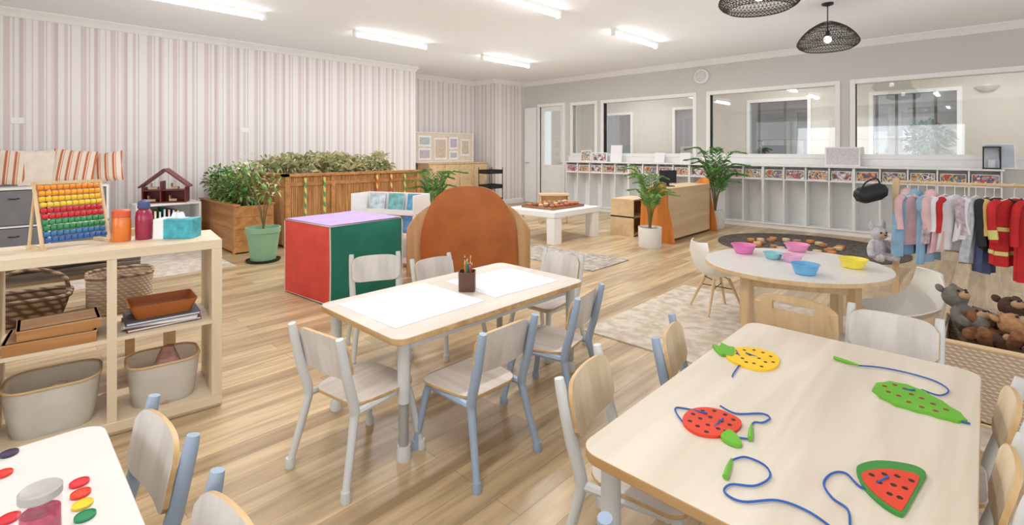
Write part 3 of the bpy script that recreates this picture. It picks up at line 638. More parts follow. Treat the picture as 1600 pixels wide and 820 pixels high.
basket('rattan_box','rattan box standing on the bench',S(-.4,.72,.407),SR,.3,.28,.2,RATTAN,WICKER,taper=.98)
t=thing('plank_rack','low timber rack holding weathered planks','rack',S(-.85,1.06),SR)
for sx in (-1,1): MB().box((sx*.5,0.06,.4),(.05,.06,.8)).obj('post',OAK,parent=t)
MB().box((0,0.0,.56),(1.05,.2,.03)).obj('rail',OAK,parent=t)
for i in range(3):
    m=MB(); m.sheet(lambda u,v:((u-.5)*1.1,(v-.5)*.16,.008*math.sin(u*9+i)+.01*v),14,3,.045,m1=0)
    m.obj('weathered_plank',wood('driftwood_%d'%i,c(84,74,66),c(150,136,122),axis=0,scale=20),loc=S(-.85,.98,.605+.056*i),rz=SR+rad(2*i-2),label='weathered grey plank stacked on a rack',cat='plank',group='stacked weathered planks')
# abacus
AB=S(-.58,.26,SH); t=thing('abacus','wooden abacus with rows of rainbow beads on the shelf','abacus',AB,SR+rad(26))
t.scale=(.86,.86,.92)
for sx in (-1,1):
    m=MB(); m.tube([(sx*.15,.05,.32),(sx*.15,-.045,.008)],.009,n=8); m.box((sx*.15,.02,.008),(.02,.17,.016)); m.tube([(sx*.15,.10,.01),(sx*.15,.04,.27)],.007,n=6); m.obj('side_post',BEECH,parent=t)
MB().box((0,.051,.325),(.32,.018,.014)).obj('top_bar',BEECH,parent=t)
rb=[(240,150,50),(244,170,50),(244,196,60),(240,206,70),(206,44,56),(212,50,56),(60,150,90),(50,140,84),(60,120,170),(50,100,170)]
for r_ in range(10):
    z=.302-.0285*r_; y=.05-.095*(.32-z)/.312
    MB().tube([(-.145,y,z),(.145,y,z)],.002,n=6).obj('rod',STEEL,parent=t)
    bm_=mat('bead_%d'%r_,c(*rb[r_]),.35,var=.02); first=None
    for k in range(10):
        x=-.1265+k*.0278+(.003*(r_%2))
        if first is None: first=MB().lathe([(.006,-.0138),(.012,-.0115),(.0142,0),(.012,.0115),(.006,.0138)],12,cap1=True,M=Matrix.Rotation(pi/2,4,'Y')).obj('bead',bm_,parent=t,loc=(x,y,z))
        else:
            o=first.copy(); COL.objects.link(o); o.location=(x,y,z)
t=thing('drink_bottle','orange drink bottle with red lid on the shelf','bottle',S(-.40,.25,SH))
MB().lathe([(.036,0),(.04,.006),(.04,.1),(.036,.12)],24,cap1=True).obj('bottle_body',col('orange_plastic',236,130,50,.25,coat=.5),parent=t)
MB().lathe([(.038,.121),(.038,.15),(.03,.156)],24,cap1=True).obj('lid',col('lid_orange',226,100,60,.4),parent=t)
t=thing('drink_bottle','magenta drink bottle with blue cap on the shelf','bottle',S(-.31,.25,SH))
MB().lathe([(.033,0),(.037,.006),(.037,.11),(.034,.14),(.022,.155)],24,cap1=True).obj('bottle_body',col('magenta_plastic',160,40,76,.2,coat=.5),parent=t)
MB().lathe([(.026,.156),(.028,.16),(.026,.19),(.012,.2)],20,cap1=True).obj('lid',col('lid_blue',80,90,140,.4),parent=t)
t=thing('tissue_box','teal and white tissue box with a tissue pulled out','tissue box',S(-.17,.2,SH),SR+rad(-30))
m=MB(); m.b2(-.09,.09,-.05,.05,0,.1); m.obj('box_body',mat('teal_print',c(70,170,184),.5,var=.3,scale=30),parent=t,bev=.003)
MB().b2(-.091,-.045,-.051,.051,.001,.1015).obj('white_end_label',PAPER,parent=t)
m=MB(); m.prism([(.05*math.cos(a*pi/10),.022*math.sin(a*pi/10)) for a in range(20)],.101,.1025); m.sheet(lambda u,v:((u-.5)*.07*(1-.3*v),.008*math.sin(u*9),.102+.03*v),10,4,.001,m1=0); m.obj('tissue',PAPER,parent=t)
# ---------------------------------------------------------------- grey-bin shelf at wall, cushions
x0,x1=-8.2,-7.8
t=thing('bin_shelf','white low shelf with grey fabric drawers against the striped wall','shelf',(x1,0.0))
m=MB(); m.b2(x0-x1,0,-1.2,1.0,.86,.885); m.b2(x0-x1,0,-1.2,1.0,0,.04); m.b2(x0-x1,0,-1.2,1.0,.44,.46)
for y in (-1.2,-.65,-.1,.45,.975): m.b2(x0-x1,0,y,y+.025,.04,.86)
m.obj('body',WHITE,parent=t)
GB=mat('grey_felt',c(128,128,132),.9,bump=.2)
for y in (-1.17,-.62,-.07,.48):
    for z in (.045,.465):
        l=MB().b2(-.36,.005,y,y+.49,z,z+.385).obj('drawer',GB,parent=t,bev=.01)
        MB().tube([(.008,y+.2,z+.3),(.02,y+.245,z+.295),(.008,y+.29,z+.3)],.006,n=6).obj('handle',BLACK,parent=l)
def cushion(loc,rz,w,mt,lab,tilt=-14,roll=0):
    m=MB(); n=12
    for sg in (1,-1):
        vs=[];fs=[]
        for i in range(n+1):
            for j in range(n+1):
                u=2*i/n-1;v=2*j/n-1; b=(1-u**4)*(1-v**4); pin=1-.07*(1-abs(u*v))*(max(abs(u),abs(v))**4)
                vs.append((u*w/2*pin,sg*.05*b**.5,(v*w/2*pin)+w/2))
        for i in range(n):
            for j in range(n):
                q=(i*(n+1)+j,(i+1)*(n+1)+j,(i+1)*(n+1)+j+1,i*(n+1)+j+1); fs.append(q if sg<0 else q[::-1])
        m.add(vs,fs)
    return m.obj('cushion',mt,loc=loc,rot=(rad(tilt),rad(roll),rz),label=lab,cat='cushion',group='cushions on the low shelf')
ST1=stripes('striped_fabric',[(0,c(236,222,208)),(.28,c(196,112,70)),(.55,c(236,222,208)),(.66,c(210,140,96)),(.76,c(236,222,208))],.08,'X',.9)
CR=mat('cream_fabric',c(232,220,206),.9,bump=.2)
for (y,r,mt,lab,ro) in ((.14,86,ST1,'cream and terracotta striped cushion',4),(.42,95,CR,'plain cream cushion on the low shelf',-3),(.66,74,ST1,'cream and terracotta striped cushion leaning on others',6)):
    cushion((-8.02+.05*(r==74),y,.90),rad(r),.42,mt,lab,roll=ro)
cushion((-7.98,.98,.9),rad(64),.40,ST1,'cream and terracotta striped cushion at the stack end',tilt=-18,roll=-8)
for i in range(6):
    MB().box((0,0,.03),(.34,.45,.055)).obj('folded_blanket',[mat('blanket_%d'%i,c(*[(190,180,174),(216,208,202),(170,162,160)][i%3]),.95,bump=.3)],loc=(-8.0,-.25+.02*(i%2),.886+.06*i),rz=rad(2*i-4),bev=.02,label='folded beige blanket in a neat stack',cat='blanket',group='stack of folded blankets')
# dollhouse & its shelf
t=thing('low_bookcase','white low bookcase beneath the toy house','shelf',(-7.95,1.62))
m=MB(); m.b2(-.25,.2,-.36,.36,.58,.605); m.b2(-.25,.2,-.36,.36,0,.04); m.b2(-.25,.2,-.36,-.335,.04,.58); m.b2(-.25,.2,.335,.36,.04,.58); m.b2(-.25,.2,-.335,.335,.3,.32); m.b2(-.25,-.235,-.335,.335,.04,.58); m.obj('body',WHITE,parent=t)
for i in range(9):
    m=MB(); h=.18+.03*((i*3)%4)/3; m.b2(-.18,.15,0,.025,0,h); m.b2(-.178,.152,.003,.022,.003,h-.003,1)
    m.obj('book',[mat('spine_%d'%i,c(*[(60,150,160),(210,90,70),(80,110,170),(230,200,90),(90,150,100)][i%5]),.5),PAPER],loc=(-7.95,1.31+.05*i,.321),label='upright picture book on the low bookcase',cat='book',group='picture books on the low bookcase')
t=thing('dollhouse','open dark red wooden toy dollhouse on a shelf','dollhouse',(-7.95,1.62,.606),rad(90)-rad(25)); t.scale=(.85,.85,.95)
m=MB(); W=.29; 
m.b2(-W,W,-.13,.13,0,.014); m.b2(-W,W,-.13,.13,.17,.182); m.b2(-W+.014,W-.014,.12,.13,.014,.17)
for x in (-W,-.05,W-.014): m.b2(x,x+.014,-.13,.13,.014,.30 if abs(x)<.1 else .22)
m.obj('floors_and_walls',REDW,parent=t)
m=MB()
for sg in (1,-1):
    dx,dz=W+.04,.25; L_=math.hypot(dx,dz); a=math.atan2(dz,dx)
    m.box((sg*dx/2,0,.47-dz/2),(L_,.3,.02),M=Matrix.Rotation(sg*a,4,'Y'))
m.obj('roof',REDW,parent=t)
m=MB(); 
for (x,z) in ((-.18,.05),(.1,.05),(-.15,.22),(.12,.22)):
    m.b2(x-.05,x+.05,-.05,.05,z-.03,z+.0); m.b2(x-.05,x-.04,-.05,.05,z,z+.05)
m.obj('toy_furniture',OAK,parent=t)
for (y,z) in ((.22,1.66),(2.75,1.62)):
    m=MB(); m.b2(0,.008,-.06,.06,-.037,.037); m.b2(.008,.012,-.03,-.01,-.015,.015); m.b2(.008,.012,.01,.03,-.015,.015)
    m.obj('light_switch',WHITE,loc=(XL,y,z),bev=.001,label='white double switch plate on the striped wall',cat='light switch',group='switch plates on the striped wall')
# ---------------------------------------------------------------- planters / bamboo garden
def canopy(m,cn,rad_,n,L,w,mts,seed=1,stem=None,droop=.35):
    R=random.Random(seed)
    for i in range(n):
        a=R.random()*2*pi; ph=math.acos(1-2*R.random()); q=R.random()**.4
        d=Vector((math.sin(ph)*math.cos(a),math.sin(ph)*math.sin(a),math.cos(ph)))
        p=Vector(cn)+Vector((d.x*rad_[0]*q,d.y*rad_[1]*q,d.z*rad_[2]*q))
        dd=d+Vector((R.uniform(-.6,.6),R.uniform(-.6,.6),R.uniform(-.2,.8)))
        m.leaf(p,dd,L*R.uniform(.6,1.25),w*R.uniform(.7,1.2),R.randrange(mts),droop*R.uniform(0,1.5))
t=thing('planter_box','long brown timber planter box filled with leafy shrubs','planter',(-7.48,2.32))
m=MB()
for z in range(4):
    a,b=.02+.145*z,.162+.145*z
    m.b2(-.72,.72,-.22,-.19,a,b); m.b2(-.72,.72,.19,.22,a,b); m.b2(-.72,-.69,-.19,.19,a,b); m.b2(.69,.72,-.19,.19,a,b)
for x in (-.72,.67):
    for y in (-.24,.22): m.b2(x,x+.05,y-.0,y+.02,0,.6)
m.b2(-.74,.74,-.25,-.17,.6,.62); m.b2(-.74,.74,.17,.25,.6,.62); m.obj('box',BROWNW,parent=t)
MB().b2(-.69,.69,-.19,.19,.05,.56).obj('soil',SOIL,parent=t)
m=MB()
for k in range(14):
    x=-.62+k*.095; m.tube([(x,0,.55),(x+.03*math.sin(k),.05*math.cos(k*2),.8),(x+.06*math.sin(k*3),.06,.98)],.006,n=5,mt=2,k=2)
for k in range(6):
    canopy(m,(-.58+.22*k,-.03+.03*math.sin(k*2),.80+.07*math.sin(k*1.7+1)),(.18,.2,.22),300,.07,.04,4,seed=3+k)
m.obj('foliage',[LEAF,LEAFD,STEMM,LEAF],parent=t)
FX=-6.75; t=thing('bamboo_enclosure','bamboo-clad raised garden bed with timber capping','garden bed',(FX,0,0))
m=MB(); y=2.72
while y<4.82:
    m.tube([(0,y,.03),(0,y,.95)],.0128,n=6); y+=.025
x=-.03
while x>-1.5:
    m.tube([(x,2.70,.03),(x,2.70,.95)],.0128,n=6); x-=.025
m.obj('bamboo_slats',BAMBOO,parent=t)
m=MB(); m.b2(-.04,.05,2.66,4.87,.95,.985); m.b2(-1.55,.05,2.66,2.74,.95,.985); m.b2(.012,.03,2.68,4.85,.25,.31); m.b2(.012,.03,2.68,4.85,.82,.87); m.b2(-1.5,.0,2.675,2.687,.82,.87)
m.obj('rails',BROWNW,parent=t)
for y in (2.72,3.36,4.08,4.82): MB().b2(-.02,.04,y-.03,y+.03,0,.95).obj('post',BROWNW,parent=t)
MB().b2(-1.55,-.02,2.74,4.82,.05,.8).obj('soil',SOIL,parent=t)
m=MB(); R=random.Random(5)
for k in range(90):
    x,y=R.uniform(-1.4,-.1),R.uniform(2.8,4.4); z=R.uniform(.98,1.28); dx,dy=R.uniform(-.2,.2),R.uniform(-.2,.2); m.tube([(x,y,.8),(x+dx*.3,y+dy*.3,z),(x+dx,y+dy,z-.02)],.004,n=5,mt=2,k=3)
    for q in range(14):
        f=q/13; p=Vector((x+dx*f,y+dy*f,z-.02*f-.12*(1-f)*(1-f))); m.leaf(p,(R.uniform(-1,1),R.uniform(-1,1),R.uniform(-.1,.7)),R.uniform(.07,.15),.02,[0,3,4][q%3],R.uniform(.1,.6))
for k in range(9):
    canopy(m,(-.3-.7*R.random(),2.85+.20*k,.98+.09*R.random()),(.30,.22,.16),230,.10,.022,5,seed=40+k,droop=.6)
m.obj('foliage',[LEAFY,LEAFO,STEMM,LEAFY,LEAFO],parent=t)
def spiralmat(n,c1,c2):
    m,nt,b=newmat(n); tc=nt.nodes.new('ShaderNodeTexCoord'); w=nt.nodes.new('ShaderNodeTexWave'); w.wave_type='BANDS'; w.bands_direction='DIAGONAL'; w.inputs['Scale'].default_value=4.5
    r=nt.nodes.new('ShaderNodeValToRGB'); r.color_ramp.interpolation='CONSTANT'; r.color_ramp.elements[0].color=c1; r.color_ramp.elements[1].color=c2; r.color_ramp.elements[1].position=.5
    nt.links.new(tc.outputs['Object'],w.inputs['Vector']); nt.links.new(w.outputs['Fac'],r.inputs['Fac']); nt.links.new(r.outputs['Color'],b.inputs['Base Color']); return m
SPM=[spiralmat('spiral_green_yellow',c(84,158,96),c(226,206,120)),spiralmat('spiral_red_yellow',c(200,90,70),c(226,206,120))]
for y,k in ((2.95,0),(3.22,0),(4.05,1),(4.3,1),(4.55,0)):
    MB().tube([(0,0,.25),(0,0,.93)],.016,n=10).obj('painted_pole',SPM[k],loc=(FX+.056,y,0),label='%s spiral painted pole against the bamboo'%('green and yellow' if k==0 else 'red and yellow'),cat='pole',group='painted poles on the bamboo fence')
def pot(t,r,h,mt,saucer=True):
    MB().lathe([(r*.68,.02),(r*.72,.022),(r*.95,h*.85),(r*1.0,h*.86),(r*1.0,h),(r*.9,h),(r*.88,h*.85),(r*.86,h*.82)],32,cap0=True).obj('pot',mt,parent=t)
    MB().lathe([(r*.86,h*.8),(.01,h*.82)],24,cap0=False).obj('soil',SOIL,parent=t)
    if saucer: MB().lathe([(r*.8,0),(r*.95,.003),(r*1.0,.025),(r*.96,.025),(r*.9,.012),(.01,.012)],32).obj('saucer',BLACK,parent=t)
PG=col('sage_green_glaze',140,184,150,.35,var=.04)
t=thing('potted_plant','thin-stemmed leafy plant in a sage green pot with saucer','plant',C(-2.93,5.85)); pot(t,.19,.4,PG)
m=MB(); R=random.Random(2)
for k in range(7):
    a=k*.9; b_=.05+.02*k; top=(b_*1.6*math.cos(a),b_*1.6*math.sin(a),.85+.05*k)
    m.tube([(0,0,.33),(.04*math.cos(a),.04*math.sin(a),.6),top],.005,n=5,mt=2,k=2)
    canopy(m,(top[0],top[1],top[2]-.02),(.09,.09,.10),16,.09,.033,2,seed=9+k)
m.obj('foliage',[LEAF,LEAFY,STEMM],parent=t)
def palm(t,z0,H,spread,nf,seed,mats=(LEAFP,LEAFD),ll=.2,lw=.013):
    R=random.Random(seed); m=MB()
    for k in range(nf):
        a=2*pi*k/nf+R.uniform(-.3,.3); s=spread*R.uniform(.5,1.05); h=H*R.uniform(.5,1)
        P=crom([(0.01*math.cos(a),.01*math.sin(a),z0),(.15*s*math.cos(a),.15*s*math.sin(a),z0+h*.5),(.5*s*math.cos(a),.5*s*math.sin(a),z0+h*.92),(1.05*s*math.cos(a),1.05*s*math.sin(a),z0+h*.95)],7)
        m.tube(P,[.006,.002],n=5,mt=2)
        side=Vector((-math.sin(a),math.cos(a),0)); N=len(P)
        for i in range(8,N):
            f=(i-8)/(N-8); L_=ll*(1-.6*f)*R.uniform(.85,1.1); d=(P[i]-P[i-1]).normalized()
            for sg in (1,-1):
                m.leaf(P[i],side*sg+d*1.1,L_,lw,R.randrange(2),.25)
    m.obj('fronds',[mats[0],mats[1],STEMM],parent=t)
WP=col('white_ceramic',236,236,232,.35,var=.01)
t=thing('potted_palm','green parlour palm in a white cylindrical pot','plant',C(1.86,6.70))
MB().lathe([(.145,0),(.15,.01),(.155,.27),(.145,.27),(.14,.24)],32).obj('pot',WP,parent=t); MB().lathe([(.14,.23),(.01,.24)],24,cap0=False).obj('soil',SOIL,parent=t)
palm(t,.24,.92,.36,17,4,mats=(LEAFP,LEAF),ll=.15)
t=thing('potted_palm','dark green palm in a white pot beside the wooden shelf','plant',(-3.30,8.42))
MB().lathe([(.145,0),(.15,.01),(.155,.3),(.145,.3),(.14,.26)],32).obj('pot',WP,parent=t); MB().lathe([(.14,.25),(.01,.26)],24,cap0=False).obj('soil',SOIL,parent=t)
palm(t,.25,1.15,.5,18,6,mats=(LEAFD,LEAFP),ll=.2,lw=.016)
t=thing('potted_palm','slender palm in a white pot behind the leather seat','plant',C(-1.13,7.3))
MB().lathe([(.13,0),(.14,.01),(.145,.3),(.135,.3),(.13,.26)],32).obj('pot',WP,parent=t); MB().lathe([(.13,.25),(.01,.26)],24,cap0=False).obj('soil',SOIL,parent=t)
palm(t,.25,.92,.4,12,12,ll=.18)
# ---------------------------------------------------------------- fabric cube
RED=col('red_fabric',226,82,70,.8,bump=.2); GREEN=col('teal_green_fabric',28,116,98,.8,bump=.2); PURP=col('lilac_fabric',186,162,216,.8,bump=.2); WTAPE=col('pale_trim_tape',214,206,200,.8)
e1=(.62,.78); h=.375; H_=.67
vx=C(*e1); ang=math.atan2(vx[1],vx[0]); cc=C(-1.51+h*e1[0]-h*e1[1],4.12+h*e1[1]+h*e1[0])
t=thing('play_cube','large soft play cube with red green and lilac faces','play cube',cc,ang)
MB().b2(-h+.008,h-.008,-h+.008,h-.008,.004,H_-.005).obj('core',WTAPE,parent=t)
def face(nm,mt,M,hh=H_-.02,ph=0):
    def P(u,v):
        a,b_=2*u-1,2*v-1; e=(1-a**6)*(1-b_**6)
        return ((u-.5)*(2*h-.016),-.010*e*(1+.8*math.sin(5*u+ph)*math.cos(3*v+ph))-.004*math.sin(11*u+4*v+ph)*e-.002,(v-.5)*hh)
    m=MB(); m.sheet(P,24,24,.004,m1=0); o=m.obj(nm,mt,parent=t); o.matrix_local=M
face('side_panel',GREEN,Matrix.Translation((0,-h+.004,H_/2)),ph=1); face('side_panel',RED,Matrix.Translation((-h+.004,0,H_/2))@Matrix.Rotation(rad(-90),4,'Z'),ph=2)
face('side_panel',RED,Matrix.Translation((h-.004,0,H_/2))@Matrix.Rotation(rad(90),4,'Z')); face('side_panel',GREEN,Matrix.Translation((0,h-.004,H_/2))@Matrix.Rotation(rad(180),4,'Z'))
face('top_panel',PURP,Matrix.Translation((0,0,H_))@Matrix.Rotation(rad(-90),4,'X'),2*h-.016)
m=MB(); r=.006
for z in (.012,H_-.005): m.tube([(-h,-h,z),(h,-h,z),(h,h,z),(-h,h,z)],r,n=6,closed=True)
for a,b in ((-h,-h),(h,-h),(h,h),(-h,h)): m.tube([(a,b,.01),(a+.004,b,H_*.5),(a,b,.655)],r,n=6,k=3)
m.obj('piping',WTAPE,parent=t)
# ---------------------------------------------------------------- leather pod
t=thing('pod_seat','upright rust leather pod seat with rounded top and plywood sides','pod seat',C(-.44,5.05),RC+rad(-3))
m=MB()
def PL(u,v):
    x=(2*u-1); half=.49*(1-.10*max(0,.35-v)); 
    top=.30+.64*(1-abs(x)**2.7)**.48
    z=.06+(top-.06)*v
    return (half*x,-.025*(1-x*x)-.006*math.sin(7*x+3*v),z)
m.sheet(PL,60,20,.028,m1=0); m.obj('leather_cover',LEATHER,parent=t)
for sg in (-1,1):
    m=MB()
    def PW(u,v):
        x=sg*(.40+.22*u); top=.74-.13*u-.10*u**3; return (x,.035-.10*u*u,.02+(top-.02)*v)
    m.sheet(PW,12,8,.018,m1=0); m.obj('side_panel',SHELLC,parent=t)
m=MB()
def PB(u,v):
    a=pi*u; return (.55*math.cos(a),.06+.42*math.sin(a),.02+(.62-.12*math.sin(a))*v)
m.sheet(PB,28,6,.018,m1=0); m.obj('back_shell',SHELLC,parent=t)
MB().prism([(.54*math.cos(pi*i/24),.06+.41*math.sin(pi*i/24)) for i in range(25)],.25,.30).obj('seat_base',LEATHER,parent=t)
o_=C(-1.42,5.75); rr=RC+rad(-20)
t=thing('book_display','white sloping book display unit with picture books','book display',o_,rr)
m=MB(); m.b2(-.42,-.40,-.15,.2,0,.80); m.b2(.40,.42,-.15,.2,0,.80); m.b2(-.40,.40,.17,.2,.03,.80)
for z,y in ((.05,-.14),(.3,-.03),(.55,.06)): m.b2(-.40,.40,y,y+.09,z,z+.015); m.b2(-.40,.40,y-.012,y,z,z+.06)
m.obj('body',WHITE,parent=t)
BM=[mat('book_front_%d'%i,c(*k),.4,var=.4,scale=14) for i,k in enumerate([(90,160,190),(210,216,220),(80,140,190),(196,208,214),(120,180,180)])]
for k in range(6):
    row=k//3; x=-.26+.26*(k%3); z,y=((.316,.02),(.566,.11))[row]
    X_=o_[0]+x*math.cos(rr)-y*math.sin(rr); Y_=o_[1]+x*math.sin(rr)+y*math.cos(rr)
    m=MB(); m.b2(-.105,.105,0,.012,0,.23); m.b2(-.103,.107,.002,.010,.002,.228,1); m.obj('picture_book',[BM[k%5],PAPER],loc=(X_,Y_,z),rot=(rad(-10),0,rr),label='picture book facing forward on the display unit',cat='book',group='books on the display unit')
# ---------------------------------------------------------------- white low table + contents
t=thing('low_table','chunky white low table with thick square legs','table',(-4.72,5.85))
MB().b2(-.46,.46,-.55,.55,.37,.45).obj('tabletop',WHITE,parent=t,bev=.004)
for sx in (-1,1):
    for sy in (-1,1): MB().box((sx*.39,sy*.46,.185),(.13,.17,.37)).obj('leg',WHITE,parent=t,bev=.004)
t=thing('wooden_tray','brown wooden tray on the white low table','tray',(-4.72,5.85,.451))
m=MB(); m.b2(-.3,.3,-.38,.38,0,.012); m.b2(-.3,-.28,-.38,.38,.012,.035); m.b2(.28,.3,-.38,.38,.012,.035); m.b2(-.28,.28,-.38,-.36,.012,.035); m.b2(-.28,.28,.36,.38,.012,.035); m.obj('tray_body',wood('tray_wood',c(120,82,54),c(160,116,80)),parent=t)
SM=[col('pebble_%d'%i,*k) for i,k in enumerate([(196,110,60),(140,96,70),(214,170,120),(110,82,66),(180,100,64)])]
R=random.Random(11)
for k in range(30):
    s_=R.uniform(.03,.055); x,y=-4.72+((k%5)-2)*.105,5.85+((k//5)-2.5)*.115
    MB().ball((0,0,s_*.7),(s_,s_*.85,s_*.7),n=10).obj('natural_stone',SM[k%5],loc=(x,y,.464),rz=R.random()*3,label='%s rounded stone in the wooden tray'%['terracotta','brown','sandy','dark brown','rust'][k%5],cat='stone',group='stones in the wooden tray')
t=thing('wooden_stool','pale wood bench near the white low table','bench',C(.75,8.9),RC)
MB().b2(-.27,.27,-.15,.15,.5,.53).obj('seat',OAK,parent=t)
for sx in (-1,1): MB().b2(sx*.25-.015,sx*.25+.015,-.14,.14,0,.5).obj('side_panel',OAK,parent=t)
MB().b2(-.235,.235,-.01,.01,.2,.5).obj('stretcher',OAK,parent=t)
# ---------------------------------------------------------------- wood shelf with orange ends
t=thing('display_shelf','low light oak shelf unit with orange stained end supports','shelf',(-3.42,7.30))
m=MB(); m.b2(.17,.19,-.72,.72,.03,.74); m.b2(-.2,.19,-.72,.72,.74,.765); m.b2(-.2,.17,-.72,.72,.03,.055); m.b2(-.2,.17,-.72,.72,.4,.42)
for y in (-.72,0,.7): m.b2(-.2,.17,y,y+.02,.055,.74)
m.obj('body',OAKY,parent=t,bev=.002)
def tri(yc):
    M=Matrix.Translation((0,yc,0))@Matrix.Rotation(pi/2,4,'X'); return M
for yc in (-.74,.78):
    m=MB(); m.prism([(-.24,0),(.30,0),(.27,.2),(.20,.5),(.16,.84),(.05,.86),(-.04,.78),(-.2,.74)],0,.025,M=tri(yc)); m.obj('end_support',ORANGEW,parent=t)
t=thing('computer_monitor','small black monitor on a stand on the shelf','monitor',(-3.42,6.95,.766),rad(50))
MB().b2(-.13,.13,-.01,.015,.05,.24).obj('screen',BLACK,parent=t,bev=.004); m=MB(); m.b2(-.02,.02,0.0,.02,.01,.08); m.b2(-.08,.08,-.06,.07,0,.012); m.obj('stand',BLACK,parent=t)
t=thing('small_shelf','small pale oak shelf unit with oak sides','shelf',(-4.02,6.95),rad(0))
m=MB(); m.b2(-.2,.2,-.3,.3,.54,.56); m.b2(-.2,.2,-.3,.3,.28,.30); m.b2(-.2,.2,-.28,.28,.02,.04); m.b2(-.2,-.18,-.28,.28,.04,.54); m.obj('body',OAKY,parent=t)
for sy in (-1,1): MB().b2(-.2,.2,sy*.29-.01,sy*.29+.01,0,.54).obj('side_panel',OAKY,parent=t)
# ---------------------------------------------------------------- pinboard, cabinet, trolley
t=thing('storage_cabinet','pale wood cabinet standing against the striped wall','cabinet',(-8.8,7.3))
m=MB(); m.b2(-.2,.2,-.85,.85,.03,1.0); m.b2(-.21,.22,-.87,.87,1.0,1.025); m.obj('body',OAK,parent=t,bev=.003)
for y in (-.84,-.415,.01,.435):
    l=MB().b2(.2,.218,y,y+.405,.06,.98).obj('door',OAK,parent=t,bev=.003); MB().ball((.228,y+.36,.55),.012,n=10).obj('knob',STEEL,parent=l)
t=thing('noticeboard','white framed noticeboard covered with pinned papers','noticeboard',(-8.98,7.2,1.03),0)
MB().b2(-.02,0,-.83,.83,0,.66).obj('board',mat('board_cream',c(228,214,196),.8),parent=t)
m=MB(); m.b2(-.02,.012,-.85,-.83,0,.68); m.b2(-.02,.012,.83,.85,0,.68); m.b2(-.02,.012,-.83,.83,.66,.68); m.b2(-.02,.012,-.83,.83,0,.02); m.obj('frame',WHITE,parent=t)
PP=[mat('pale_print_%d'%i,c(*k),.6,var=.3,scale=34) for i,k in enumerate([(200,190,206),(190,200,204),(214,196,176)])]
for k,(y,z,w_,h_) in enumerate(((-.58,.06,.34,.26),(-.58,.36,.34,.24),(-.14,.06,.36,.5),(.24,.30,.26,.28),(.24,.06,.26,.2),(.60,.14,.28,.4))):
    m=MB(); m.b2(0,.003,-w_/2,w_/2,0,h_); m.b2(.003,.004,-w_/2+.03,w_/2-.03,.04,h_-.04,1)
    m.obj('pinned_paper',[PAPER,PP[k%3]],loc=(-8.977,7.2+y,1.03+z),label='pale printed paper sheet pinned to the board',cat='paper',group='papers on the noticeboard')
t=thing('utility_trolley','black metal three-tier trolley on castors','trolley',(-8.05,7.75),rad(0))
for z in (.15,.45,.78):
    m=MB(); m.b2(-.17,.17,-.22,.22,z,z+.01); 
    for a in ((-.17,-.16,-.22,.22),(.16,.17,-.22,.22),(-.16,.16,-.22,-.21),(-.16,.16,.21,.22)): m.b2(*a,z+.01,z+.09)
    m.obj('tray',BLACK,parent=t)
for sx in (-1,1):
    for sy in (-1,1):
        l=MB().tube([(sx*.175,sy*.2,.06),(sx*.175,sy*.2,.92)],.009,n=6).obj('post',BLACK,parent=t); MB().ball((sx*.175,sy*.2,.03),(.012,.03,.03),n=10).obj('castor',BLACK,parent=l)
# ---------------------------------------------------------------- rugs
def rug(pts,mt,lab,nm='rug'):
    cx=sum(p[0] for p in pts)/len(pts); cy=sum(p[1] for p in pts)/len(pts)
    MB().prism([(x-cx,y-cy) for x,y in pts],.001,.009).obj(nm,mt,loc=(cx,cy,0),label=lab,cat='rug')
rug([(-2.1,2.95),(.95,2.95),(.95,4.6),(-2.1,4.6)],rugmat('cream_rug',c(196,182,164),c(222,211,197),5),'cream faded patterned rug under the round table')
rug([(-4.75,4.45),(-3.05,4.45),(-3.05,5.2),(-4.75,5.2)],rugmat('grey_rug',c(146,138,132),c(190,180,168),6),'grey-beige patterned rug before the white table')
rug([(-7.6,.5),(-6.1,.5),(-6.1,1.9),(-7.6,1.9)],rugmat('pale_rug',c(200,184,172),c(224,214,202),5),'pale faded rug by the planter box')
rug([(-1.75+1.12*math.cos(i*pi/24),7.6+1.0*math.sin(i*pi/24)) for i in range(48)],rugmat('dark_rug',c(62,54,50),c(104,94,86),9),'dark brown round rug before the cubbies')
for k in range(22):
    a=2*pi*k/22; r=.42+.07*(k%3); x,y=-1.85+r*math.cos(a),7.45+r*.8*math.sin(a)
    m=MB(); m.lathe([(.045,0),(.05,.006),(.05,.035),(.046,.04)],14,cap1=True); m.obj('log_slice',[BROWNW,BEECH,ORANGEW][k%3],loc=(x,y,.0095),label='%s round wooden slice laid on the dark rug'%['brown','pale','orange'][k%3],cat='log slice',group='wooden slices on the dark rug')
